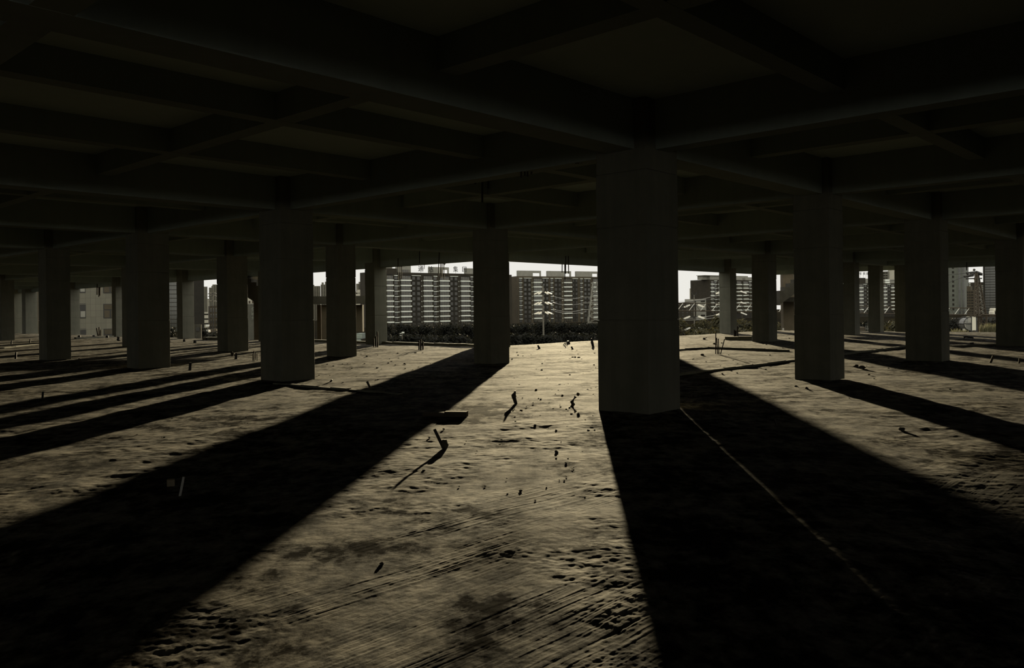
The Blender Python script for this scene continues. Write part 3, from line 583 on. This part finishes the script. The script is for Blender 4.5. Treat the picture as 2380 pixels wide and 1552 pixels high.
MB().blob(cp(2264, 627), .17, 1, 1, 2, .1).build('sheave', M['black'], root); MB().blob(cp(2249, 637), .16, 2, .8, 2, .2).build('sheave', M['black'], root); MB().tube([cp(2268, 646), cp(2271, 655)], [.28, .3], 8).build('apex_plate', M['black'], root)
mb = MB()
for x in (2275, 2293): mb.bar(cp(x, 733), cp(x, 800), .22)
mb.bar(cp(2275, 752), cp(2293, 752), .08); mb.bar(cp(2276, 734), cp(2292, 752), .07); mb.bar(cp(2264, 733, -.6), cp(2264, 800, -.6), .2); mb.bar(cp(2281, 733, 1.2), cp(2281, 800, 1.2), .2)
mb.build('mast', M['rust'], root)
MB().bar(cp(2262, 731), cp(2345, 732.5), .16).bar(cp(2262, 735), cp(2345, 736), .1).build('counter_jib', M['rust'], root)
J0, J1 = [cp(2264, 716), cp(2264, 731.5, -.7), cp(2264, 731.5, .7)], [px(1520, 703, 100) - r0, px(1520, 721, 99.3) - r0, px(1520, 721, 100.7) - r0]
mb = MB()
for a, b in zip(J0, J1): mb.tube([a, b], .07, 6)
n = 30
for i in range(n):
    t, u, s = i / n, (i + .5) / n, (i + 1) / n
    for k in (1, 2):
        mb.tube([J0[k].lerp(J1[k], t), J0[0].lerp(J1[0], u)], .03, 5)
    mb.tube([J0[1].lerp(J1[1], t), J0[2].lerp(J1[2], t)], .025, 5)
mb.build('jib', M['rust'], root)
mb = MB()  # half the diagonals, coloured pale to stand for sun on the steel
for i in range(n):
    for k in (1, 2): mb.tube([J0[0].lerp(J1[0], (i + .5) / n), J0[k].lerp(J1[k], (i + 1) / n)], .04, 5)
tag(mb.build('jib_brace', M['pale_metal'], root), 'jib diagonals coloured pale for sunlight')
MB().tube([cp(2246, 634.5), J0[0].lerp(J1[0], .93)], .035, 5).build('pendant_cable', M['black'], root); MB().tube([cp(2241, 643), J0[0].lerp(J1[0], .30)], .035, 5).build('pendant_cable', M['black'], root)
# cab: rounded glass nose, pale rear
def prof(y, k=1.0):
    pts = []
    for i in range(9):
        a = math.radians(90 + 180 * i / 8); pts.append((2251 + 18 * k * math.cos(a), 752 + 16.5 * k * math.sin(a)))
    return pts
def cabskin(y0, y1, name, m, k=1.0, fill=True):
    mb = MB(); pts = prof(0, k); a = [mb.bm.verts.new(cp(x, y) + Vector((0, y0, 0))) for x, y in pts]; b = [mb.bm.verts.new(cp(x, y) + Vector((0, y1, 0))) for x, y in pts]
    for i in range(8): mb.bm.faces.new((a[i], a[i + 1], b[i + 1], b[i]))
    if fill: mb.bm.faces.new(a); mb.bm.faces.new(b[::-1])
    return mb.build(name, m, root)
cab = MB(); p, q = cp(2251, 768), cp(2261.5, 735.5); cab.box(p.x, q.x, -.75, .75, p.z, q.z); tag(cab.build('cab_body', M['cab_white'], root, bevel=.06), 'pale rear of the cab')
cabskin(-.70, .70, 'cab_glass', M['clear'], .95)
mb = MB()
for y0 in (-.74, .74):
    o = Vector((0, y0, 0)); pp = [cp(x, y) + o for x, y in prof(0)]; mb.tube(pp, .055, 6); mb.tube([cp(2233, 752) + o, cp(2251, 752) + o], .05, 6)
    mb.tube([cp(2251, 735.5) + o, cp(2251, 768.5) + o], .05, 6)
for i in (1, 4, 7): x, y = prof(0)[i]; mb.tube([cp(x, y) + Vector((0, -.74, 0)), cp(x, y) + Vector((0, .74, 0))], .045, 6)
mb.build('cab_frame', M['black'], root)
MB().box(-.35, .35, -.3, .3, -.6, .5).build('cab_seat', M['cab_white'], root, cp(2246, 758))

# ---------------------------------------------------------------- transmission pylon and wires
base = px(1384, 768, 210); base.z = GZ; root = thing('transmission_pylon', 'faint lattice pylon against the brown block beside the biggest column', 'pylon', base); hb = px(1384, 655, 210).z - GZ
mb = MB(); w0, w1 = 2.6, .5
cs = [Vector((sx * w0, sy * w0, 0)) for sx, sy in ((-1, -1), (1, -1), (1, 1), (-1, 1))]; ct = [Vector((c.x * w1 / w0, c.y * w1 / w0, hb)) for c in cs]
for a, b in zip(cs, ct): mb.tube([a, b], .10, 5)
for i in range(9):
    t, s = 1 - (1 - i / 9) ** 1.0, 1 - (1 - (i + 1) / 9)
    for k in range(4):
        a0, b0, a1, b1 = cs[k], ct[k], cs[(k + 1) % 4], ct[(k + 1) % 4]
        mb.tube([a0.lerp(b0, t), a1.lerp(b1, s)], .05, 5); mb.tube([a1.lerp(b1, t), a0.lerp(b0, s)], .05, 5); mb.tube([a0.lerp(b0, s), a1.lerp(b1, s)], .045, 5)
mb.build('tower_frame', M['penthouse'], root)
mb = MB()
for y in (690, 703.5, 719): z = px(1384, y, 210).z - GZ; mb.tube([(-3.2, 0, z), (3.2, 0, z)], .09, 5)
mb.build('cross_arm', M['penthouse'], root)
def wire(x0, y0, Z0, x1, y1, Z1, sag, label, r=.022, m='pale_metal'):
    a, b = px(x0, y0, Z0), px(x1, y1, Z1); pts = [a.lerp(b, i / 14) - Vector((0, 0, 4 * sag * (i / 14) * (1 - i / 14))) for i in range(15)]
    o = MB().tube([p - a for p in pts], r, 5).build('power_line', M[m], None, a); return tag(o, label, 'wire', 'power lines')
for k, (y0, y1) in enumerate(((688, 690), (703, 703.5), (718, 719), (722, 724))):
    wire(1285, y0 - 1, 300, 1356 + k * 2, y1, 208, .8, ('topmost', 'second', 'third', 'lowest')[k] + ' thin wire strung left of the faint lattice pylon', .05)
wire(1560, 738.5, 150, 1700, 722, 118, .5, 'pale cable slung low behind the crane jib, upper strand', .03)
wire(1560, 741, 150, 1700, 729.5, 118, .5, 'pale cable slung low behind the crane jib, lower strand', .03)
wire(1575, 700, 150, 1700, 676, 118, .4, 'pale cable crossing the brown corner block above the jib', .03)

# ---------------------------------------------------------------- trees
def tree_meshes(seed, m, nleaf=1500, leaf=.34):
    r = random.Random(seed); mb = MB(); cl = []
    for k in range(11):
        a = r.uniform(0, 6.28); rr = r.uniform(0, 1.5); cl.append((Vector((math.cos(a) * rr, math.sin(a) * rr, r.uniform(2.4, 5.6))), r.uniform(.7, 1.25)))
    for i in range(nleaf):
        c, rad = r.choice(cl); d = Vector((r.gauss(0, 1), r.gauss(0, 1), r.gauss(0, .8))).normalized() * rad * r.uniform(.45, 1.05)
        n = (d.normalized() + Vector((r.uniform(-1, 1), r.uniform(-1, 1), r.uniform(-.4, 1)))).normalized(); u = n.orthogonal().normalized(); w = n.cross(u); s = leaf * r.uniform(.5, 1.1)
        v = [mb.bm.verts.new(c + d + u * s * x + w * s * y * .7) for x, y in ((-1, 0), (0, -.6), (1, 0), (0, .6))]; mb.bm.faces.new(v)
    cr = mb.build('crown', M[m]); me1 = cr.data; bpy.data.objects.remove(cr)
    mb = MB(); mb.tube([(0, 0, 0), (.05, .03, 1.6), (-.05, .1, 3.0)], [.16, .12, .07], 7)
    for k in range(5): c = cl[k][0]; mb.tube([(0, 0, 1.5 + .3 * k), c * .6 + Vector((0, 0, 1.0)), c], [.07, .05, .02], 5)
    tr = mb.build('trunk', M['rust']); me2 = tr.data; bpy.data.objects.remove(tr); return me1, me2
TV = [tree_meshes(k, 'leaf') for k in range(3)] + [tree_meshes(10 + k, 'leaf2') for k in range(3)]
def tree(x, ytop, Z, v, label, group):
    top = px(x, ytop, Z).z; base = px(x, 760, Z); base.z = GZ; s = (top - GZ) / 6.4
    root = thing('tree', label, 'tree', base, random.uniform(0, 6.28), group); root.scale = (s, s, s)
    link('crown', TV[v][0], root); link('trunk', TV[v][1], root)
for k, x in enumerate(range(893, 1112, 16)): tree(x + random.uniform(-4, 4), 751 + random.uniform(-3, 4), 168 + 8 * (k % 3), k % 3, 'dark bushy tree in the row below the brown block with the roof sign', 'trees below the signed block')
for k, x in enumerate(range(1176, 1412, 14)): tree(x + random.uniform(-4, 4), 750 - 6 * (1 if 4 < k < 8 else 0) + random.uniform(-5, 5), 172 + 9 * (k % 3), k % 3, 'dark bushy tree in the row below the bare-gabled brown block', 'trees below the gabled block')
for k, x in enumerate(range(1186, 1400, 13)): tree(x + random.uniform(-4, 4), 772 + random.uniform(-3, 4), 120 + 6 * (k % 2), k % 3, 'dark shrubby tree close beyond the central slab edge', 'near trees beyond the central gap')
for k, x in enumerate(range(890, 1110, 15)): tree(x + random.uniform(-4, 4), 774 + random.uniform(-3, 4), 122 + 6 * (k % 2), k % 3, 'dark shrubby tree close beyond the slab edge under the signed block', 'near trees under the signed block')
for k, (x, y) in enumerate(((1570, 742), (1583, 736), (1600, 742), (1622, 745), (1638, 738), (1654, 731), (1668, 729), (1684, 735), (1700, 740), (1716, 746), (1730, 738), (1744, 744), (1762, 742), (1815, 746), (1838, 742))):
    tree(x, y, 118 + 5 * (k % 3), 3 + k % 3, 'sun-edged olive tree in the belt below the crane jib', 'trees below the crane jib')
for k, (x, y) in enumerate(((1578, 757), (1596, 762), (1614, 764), (1634, 760), (1652, 757), (1668, 758), (1720, 760), (1738, 757), (1752, 758))):
    tree(x, y, 92 + 4 * (k % 2), 3 + k % 3, 'lower olive bush at the foot of the belt below the crane jib', 'bushes below the crane jib')
for k, (x, y, Z) in enumerate(((1998, 742, 130), (2012, 740, 135), (2058, 742, 135), (2072, 744, 130), (2086, 738, 95), (2078, 747, 92))):
    tree(x, y, Z, (0, 1, 2, 0, 4, 3)[k], ('dark tree under the roof sign gap, first', 'dark tree under the roof sign gap, beside the white bars', 'dark tree below the balcony block, near the column', 'dark tree below the balcony block, mid gap', 'bright olive bush at the right of the second narrow gap', 'small olive bush low in the second narrow gap')[k], 'trees in the narrow gaps')
for k, (x, y) in enumerate(((2206, 737), (2222, 735), (2240, 737), (2300, 737), (2316, 736))): tree(x, y, 140, k % 3, 'dark hedge-like tree behind the crane cab', 'trees behind the crane')
for k, (x, y, Z) in enumerate(((384, 748, 150), (470, 752, 150), (510, 758, 140), (500, 766, 120), (484, 779, 120))): tree(x, y + 4, Z, k % 3, 'dark tree low in the left street view', 'trees in the street view')
def tuft(x, yt, Z, n, hh, wd, label, name='grass_tuft'):
    r = random.Random(int(x)); mb = MB(); base = px(x, 768, Z); base.z = px(x, 775, Z).z; top = px(x, yt, Z).z - base.z
    for i in range(n):
        p = Vector((r.uniform(-wd, wd), r.uniform(-.6, .6), 0)); a = r.uniform(0, 6.28); l = top * r.uniform(.55, 1.05); d = Vector((math.cos(a), math.sin(a), 0)) * l * r.uniform(.05, .35); w = Vector((-math.sin(a), math.cos(a), 0)) * .03
        v = [mb.bm.verts.new(q) for q in (p - w, p + w, p + d * .4 + Vector((0, 0, l * .6)) + w * .7, p + d + Vector((0, 0, l)), p + d * .4 + Vector((0, 0, l * .6)) - w * .7)]; mb.bm.faces.new(v)
    return tag(mb.build(name, M['grass'], None, base), label, 'grass', None, 'stuff')
tuft(2304, 750, 70, 420, 1, .75, 'tall dry grass right of the crane mast'); tuft(2224, 762, 66, 60, 1, .25, 'dry grass sprig left of the crane cab'); tuft(2237, 765, 66, 50, 1, .2, 'dry grass sprig under the crane cab')

# ---------------------------------------------------------------- small things beyond the slab
def boxthing(name, label, cat, boxes, Z, base):
    root = thing(name, label, cat, px(base[0], base[1], Z)); r0 = root.location.copy()
    for pn, mm, x0, y0, x1, y1, d0, d1, bv in boxes:
        p, q = px(x0, y1, Z), px(x1, y0, Z); MB().box(p.x, q.x, p.y + d0, p.y + d1, p.z, q.z).build(pn, M[mm], root, -r0, 0, bv)
    return root
boxthing('box_truck', 'pale green box truck parked beyond the kerb, left of the slab-edge column', 'truck', [('cargo_box', 'truck', 828, 774.5, 841.5, 787, 0, 5, .03), ('cab', 'truck', 830, 788, 839, 794, -1.2, .3, .05), ('rear_frame', 'black', 827, 787, 842, 788.2, -.3, 5, 0), ('door_bar', 'pale_metal', 829, 780, 841, 780.6, -.06, 0, 0), ('wheel', 'black', 829.5, 793, 832, 797.5, -.8, 0, .05), ('wheel', 'black', 837.5, 793, 840, 797.5, -.8, 0, .05)], 225, (835, 797))
boxthing('white_van', 'small white van on the road low in the street view', 'van', [('body', 'plastic', 476.5, 766.5, 484.5, 773.5, 0, 4, .1), ('windscreen', 'dark_glass', 477.5, 770, 483.5, 772, -.05, .02, 0), ('bumper', 'pale_metal', 476.5, 773.5, 484.5, 775.3, -.15, .3, .03)], 390, (480, 776))
boxthing('billboard', 'small white billboard above the van in the street view', 'sign', [('board', 'plastic', 478.5, 754, 486, 758.5, 0, .2, 0), ('post', 'black', 481.8, 758.5, 482.8, 770, .05, .15, 0)], 300, (482, 770))
boxthing('market_stall', 'dim striped low stall right of the van in the street view', 'stall', [('awning', 'gable', 489, 764, 503, 771.5, 0, 2, 0), ('counter', 'brick_dark', 490, 771.5, 502, 776, .2, 2, 0)], 330, (496, 776))
boxthing('gate_pier', 'grey wall end with a dark picture panel, right of the dark-block column', 'wall', [('pier', 'stair', 452, 754, 467, 786, 0, .25, 0), ('picture_panel', 'black', 455.5, 760.5, 464, 769.5, -.05, 0, 0), ('vent', 'black', 455, 781, 459, 784, -.04, 0, 0)], 92, (459, 786))
boxthing('pole_frame', 'white ladder-like frame rising behind the slab edge in the brightest gap', 'frame', [('post', 'pale_metal', 1324, 771, 1325.2, 796, 0, .15, 0), ('post', 'pale_metal', 1317.5, 772, 1318.1, 784, 0, .1, 0), ('rung', 'plastic', 1319, 774, 1324, 775.5, 0, .12, 0), ('rung', 'plastic', 1319, 779.2, 1324, 780.6, 0, .12, 0), ('insulator', 'plastic', 1319.6, 775, 1321, 784, .0, .1, 0)], 225, (1322, 797))
boxthing('road_barrier', 'low pale barrier with a panel just beyond the slab edge in the brightest gap', 'barrier', [('post', 'penthouse', 1334.5, 788, 1336, 796, 0, .15, 0), ('rail', 'gable', 1336, 791, 1346, 792.2, 0, .1, 0), ('panel', 'penthouse', 1345.8, 788, 1361, 792.2, 0, .15, 0), ('panel_face', 'rust', 1347.2, 789.5, 1355.5, 791.2, -.04, 0, 0)], 218, (1348, 796))
boxthing('shed', 'pale sloped shed roof low left in the brightest gap', 'shed', [('wall', 'brick_dark', 1172, 772, 1203, 785, .2, 5, 0), ('roof', 'greenish', 1170, 765, 1196, 773, 0, 5, 0)], 260, (1187, 785))
boxthing('sign_board', 'cluster of small pale boards among dark trees below the signed block', 'sign', [('board', 'white', 933.5, 771, 939.5, 774.2, 0, .1, 0), ('board', 'white', 929, 774, 933.5, 775, 0, .1, 0), ('board', 'white', 929, 779, 933.5, 780, 0, .1, 0), ('post', 'black', 934, 774, 934.8, 790, 0, .1, 0)], 116, (934, 790))
boxthing('site_fence', 'white railing bars low in the roof-sign gap', 'railing', [('bar', 'penthouse', 2012.5, 757, 2013.3, 768, 0, .05, 0), ('bar', 'penthouse', 2016.5, 757, 2017.3, 768, 0, .05, 0), ('rail', 'penthouse', 2012, 763.5, 2018.5, 764.5, 0, .05, 0)], 75, (2015, 768))
boxthing('wheelbarrow_tub', 'brown curved tub low in the roof-sign gap', 'tub', [('tub', 'rust', 1996, 759.5, 2011.5, 770, 0, 1.0, .06)], 75, (2004, 770))
boxthing('site_fence', 'dark boundary wall behind the crane cab', 'fence', [('panel', 'black', 2190, 737, 2345, 772, 0, .15, 0)], 150, (2260, 772))
boxthing('bollard', 'small white bollard at the foot of the right stair tower', 'bollard', [('post', 'plastic', 1819.8, 762.5, 1822.6, 768.5, 0, .12, .02)], 58, (1821, 768))
boxthing('tank', 'pale rounded tank at the right of the crane gap', 'tank', [('drum', 'cab_white', 2309, 716, 2316, 724, 0, 1.2, .12), ('drum_base', 'cab_white', 2307.5, 722, 2313, 735, -.05, 1.2, .15)], 130, (2312, 735))
# ---------------------------------------------------------------- bars, stubs and rubble on the floor
def stick(label, pts, r, name='steel_rod', m='black', clump=None, lean=0.0, cat='rod'):
    """pts: pixel path from the foot (which stands on the floor) to the tip"""
    foot = pf(*pts[0]); Z = foot.y; root = thing(name, label, cat, foot)
    path = [px(x, y, Z + lean * i / max(1, len(pts) - 1)) - foot for i, (x, y) in enumerate(pts)]; path[0] = path[0] - Vector((0, 0, .03))
    MB().tube(path, r, 8).build('shaft', M[m], root, smooth=False)
    if clump: MB().blob((clump[0], 0, clump[1]), clump[2], int(pts[0][0]), clump[3] if len(clump) > 3 else 1.3, 2, .4).build('mortar_clump', M['gravel'], root)
    return root
stick('stub of square bar leaning out of a mortar lump, with a long thin shadow', [(1034, 1042), (1009.5, 997)], [.02, .017], clump=(.0, .045, .042, 1.5))
stick('bent flat strip standing up left of the middle of the brightest gap, nearest the camera', [(1200.5, 938), (1194, 922), (1197.5, 908)], [.024, .036, .012], clump=(-.045, .13, .04, 1.2))
stick('bent flat strip with a knob on top, close to the biggest column', [(1334, 938), (1329, 934), (1338, 921)], [.03, .032, .026], clump=(.07, .16, .025, 1.2))
stick('short bent stub far off in the brightest gap, left one', [(1254, 809), (1250, 802)], [.05, .03]); stick('short bent stub far off in the brightest gap, right one', [(1331.5, 811), (1328, 805)], [.04, .03])
stick('tall crooked stem at the slab edge beside the biggest column', [(1379, 805), (1376, 795), (1375, 786)], [.05, .06, .02]); stick('thick peg on the slab edge under the white ladder-like frame', [(1321, 799), (1320.5, 792)], [.1, .06])
stick('leaning stick before the dark column, left of its shadow', [(861, 900), (853, 886)], [.02, .026]); stick('small bent stub right of the broad left column', [(765, 888), (772, 882)], [.02, .02])
stick('pale tube stub standing in the widest shadow', [(417, 1150), (427, 1108)], [.011, .011], 'tube_stub', 'plastic', None, 0, 'tube')
tag(MB().box(-.035, .035, -.03, .03, -.005, .06).build('concrete_chunk', M['pale_conc'], None, pf(397, 1128), .4, .006), 'pale block lying beside the tube stub in the widest shadow', 'block', kind='thing')
stick('small spike with a rag of mortar in the shadow right of the biggest column', [(1806, 986), (1799, 973)], [.012, .016], clump=(.03, .02, .03, .8))
stick('faint upright stub at the far left of the floor', [(98, 927), (100, 910)], [.02, .02]); stick('leaning sunlit lath below the crane gap', [(2301, 843), (2309, 827)], [.03, .03], 'timber_lath', 'wood', None, 0, 'lath')
stick('thin upright lath at the right border', [(2368, 845), (2370, 832)], [.025, .02], 'timber_lath', 'wood', None, 0, 'lath'); stick('short dark stub below the crane gap', [(2260, 803), (2258.5, 796)], [.06, .07])
stick('arched bent bar on the floor below the crane gap', [(2240, 788), (2241, 783), (2247, 782.5), (2262, 785)], [.04, .04, .035, .03]); stick('leaning sunlit lath right of the dark left column', [(189, 841), (183, 833)], [.03, .03], 'timber_lath', 'wood', None, 0, 'lath')
stick('upright peg left of the bar bundle by the broad left column', [(548, 834), (549, 820)], [.05, .035], clump=(-.12, .18, .06)); stick('upright stub on the shadow stripes left of the broad column', [(441, 860), (442.5, 842)], [.04, .04])
stick('small peg under the column with lit windows', [(453, 797), (453, 790)], [.09, .07]); stick('small peg on the far floor left of the street view', [(428, 794), (428, 788)], [.08, .06]); stick('bent rod at the right side of the dark-block gap', [(396, 796), (393, 788), (395, 785)], [.04, .04, .03])
stick('bent hook bar on the slab edge of the street view', [(480, 790), (481, 784)], [.07, .06])
stick('kinked bar on the far floor below the tiled facade', [(277, 792), (274, 788), (276, 785), (273, 784)], [.09, .08, .08, .06])
for k, (x, y) in enumerate(((184, 783), (219, 783), (249, 783.5))): stick(('left', 'middle', 'right')[k] + ' peg on the floor edge below the tiled facade', [(x, y + 1), (x - 1.5 * (k == 1), y - 4)], [.11, .09])
for k, (x, y) in enumerate(((26, 800), (36, 834), (69, 797))): stick(('thin rod by the left border', 'forked rod nearest the left border', 'thin rod beside the dark left column')[k], [(x, y), (x + 1, y - 9 - 7 * (k == 1))], [.04, .03])
def bundle(label, rods, ring=None, r=.014):
    foot = pf(*rods[0][0]); root = thing('rebar_bundle', label, 'rebar', foot)
    for pts in rods:
        Z = pf(*pts[0]).y; MB().tube([px(x, y, Z) - foot for x, y in pts], r, 6).build('bar', M['rust'], root)
    return root
bundle('tall bundle of four bare bars standing on the sunlit floor', [[(1663.3, 822), (1663.7, 772)], [(1668, 822.5), (1665.5, 785)], [(1671, 822.5), (1669.5, 787)], [(1674.5, 823), (1684, 788)]], r=.017)
bundle('short bundle of four bars left of the broad column', [[(588, 838), (588, 822)], [(591, 838), (590.5, 815)], [(594.5, 837), (594, 819)], [(598, 838), (597.5, 822)]], r=.017)
bundle('starter bars by the slab-edge column under the signed block', [[(869, 806), (868.5, 786)], [(874, 806.5), (874, 781)], [(878, 806.5), (877, 770)]], r=.035)
bundle('starter bars at the kerb in the middle of the signed-block gap', [[(974, 813), (974, 791)], [(978, 814), (978, 788)], [(983, 813), (983, 793)]], r=.035)
bundle('starter bars right of the slim slab-edge column', [[(1707, 783), (1707, 766)], [(1710, 783), (1710, 768)], [(1714.5, 783), (1714, 757)]], r=.04)
bundle('starter bars on the slab edge before the tiled facade', [[(228, 780), (225, 762)], [(231, 780), (230.5, 760)], [(234.5, 780), (234.5, 766)]], r=.06)
bundle('thin starter bars on the slab edge left of the lamp mast in the jib gap', [[(1580.5, 779), (1580.5, 756)], [(1587, 779), (1588, 755)]], r=.017)
bundle('thin wires standing on the slab edge by the thick peg', [[(1309, 803), (1313, 796)], [(1312.5, 804), (1316, 795)], [(1317, 803), (1319, 797)]], r=.02)
# bars left hanging from the beams
def hanging(label, rods, Z, r=.022):
    p0 = px(*rods[0][0], Z); root = thing('hanging_bars', label, 'rebar', p0)
    for pts in rods: MB().tube([px(x, y, Z) - p0 for x, y in pts], r, 6).build('bar', M['rust'], root)
    return root
hanging('bars hanging from the edge beam before the roof house of the signed block', [[(925, 600), (925.5, 650)], [(929.5, 600), (930, 647)], [(933.5, 600), (933.5, 648)]], ray_a(929, A[2] + .03))
hanging('bars hanging from the edge beam beside the diamond emblem', [[(1021, 575), (1019, 642)], [(1024.5, 575), (1024, 646)], [(1027.7, 575), (1027.5, 645)], [(1031.5, 575), (1032, 649)]], ray_a(1026, A[2] + .03))
hanging('thin bars hanging from the edge beam above the first sign character', [[(975, 572), (975, 612)], [(979, 572), (980, 614)], [(986, 572), (986, 625)]], ray_a(980, A[2] + .03), .016)
hanging('bars hanging from the edge beam over the bare-gabled block', [[(1307, 595), (1306.5, 633)], [(1312.5, 595), (1313, 650)], [(1315, 595), (1314.5, 636)], [(1321, 595), (1321.8, 636)]], ray_b(1314, B[2] + .03), .025)
hanging('bars hanging from the ceiling above the dark central column', [[(1106, 402), (1104.5, 428)], [(1121, 410), (1121, 470)], [(1135, 410), (1135, 438)]], 19.4, .025)
hanging('bars hanging from the beam left of the biggest column, upper cluster', [[(1339, 366), (1339, 380)], [(1344, 366), (1344, 380)], [(1351, 365), (1351, 379)], [(1362, 364), (1362, 377)]], ray_a(1349, -.1), .018)
hanging('bars hanging from the beam left of the biggest column, lower cluster', [[(1212, 390), (1211, 412)], [(1219, 388), (1220, 408)], [(1226, 389), (1226, 410)], [(1236, 388), (1235, 405)]], ray_a(1224, -.1), .018)
hanging('bars hanging before the tiled facade', [[(226, 660), (226, 685)], [(230, 660), (230.3, 690)], [(232.5, 660), (232.5, 687)]], ray_a(229, A[2] + .03), .05)
hanging('bars hanging beside the left slab-edge column', [[(868, 575), (868.5, 630)], [(873, 575), (873, 633)], [(878, 575), (877, 636)]], ray_a(873, A[2] + .03), .03)
hanging('bars hanging above the crane mast', [[(2248, 595), (2246.5, 628)], [(2284, 595), (2284, 606)]], ray_a(2266, A[5] + 1.2), .025)

# rubble: single stones, each its own
stones = []
for k in range(5):
    o = MB().blob((0, 0, 0), 1.0, 20 + k, .62, 2, .45).build('rubble_stone', M['gravel']); stones.append(o.data); bpy.data.objects.remove(o)
rr = random.Random(5); placed = []
NAMED = [(1293, 1052, .026, 'dark stone lying alone on the sunlit floor left of the biggest column'), (1210, 1142, .016, 'dark chip on the sunlit floor below and left of the lone stone'), (887, 1312, .016, 'dark chip lying near the camera at the left of the sunlit floor'),
         (1632, 826, .06, 'round dark stone on the floor left of the tall bar bundle, nearer one'), (1660, 800, .06, 'round dark stone on the floor left of the tall bar bundle, farther one'), (1637, 789, .09, 'dark lump with a hook on the floor left of the dark low block'),
         (985, 1095, .018, 'small dark chip beside the long thin shadow of the leaning stub'), (1875, 905, .05, 'flat dark stone on the strip left of the thin right shadow'), (1850, 900, .04, 'small stone beside the flat dark stone'), (998, 1018, .016, 'small chip left of the leaning stub'), (1031, 998, .018, 'small chip behind the leaning stub'),
         (1990, 853, .07, 'stone right of the column with the paler right face, upper one'), (2004, 857, .08, 'stone right of the column with the paler right face, lower one'), (2096, 1000, .04, 'dark stone on the strip right of the thin right shadow')]
for x, y, r, lab in NAMED:
    o = tag(link('rubble_stone', rr.choice(stones), None, pf(x, y) + Vector((0, 0, r * .45)), rr.uniform(0, 6)), lab, 'stone', 'single rubble stones'); o.scale = (r, r * rr.uniform(.6, 1), r)
REG = [((1190, 815, 1386, 1000), 90, 'stone chip strewn on the bright floor between the two central columns', 'chips on the bright central floor'),
       ((1060, 985, 1385, 1200), 26, 'stone chip strewn on the sunlit floor in the middle foreground', 'chips in the middle foreground'),
       ((740, 815, 1000, 890), 46, 'stone chip strewn on the lit floor between the dark column and the broad left one', 'chips left of the dark column'),
       ((1585, 785, 1840, 870), 30, 'stone chip strewn on the lit floor around the tall bar bundle', 'chips round the bar bundle'),
       ((1970, 850, 2380, 960), 24, 'stone chip strewn on the lit floor beyond the thin right shadow', 'chips on the right floor'),
       ((300, 940, 720, 1080), 26, 'stone chip strewn on the lit stripe on the left of the floor', 'chips on the left stripe')]
for (x0, y0, x1, y1), n, lab, grp in REG:
    for k in range(n):
        x, y = rr.uniform(x0, x1), rr.uniform(y0, y1); p = pf(x, y); r = min(.055, max(.008, rr.uniform(1.0, 2.6) * p.y / F))
        o = tag(link('stone_chip', rr.choice(stones), None, p + Vector((0, 0, r * .4)), rr.uniform(0, 6)), lab, 'stone', grp); o.scale = (r * rr.uniform(.8, 1.6), r, r * rr.uniform(.7, 1.1))
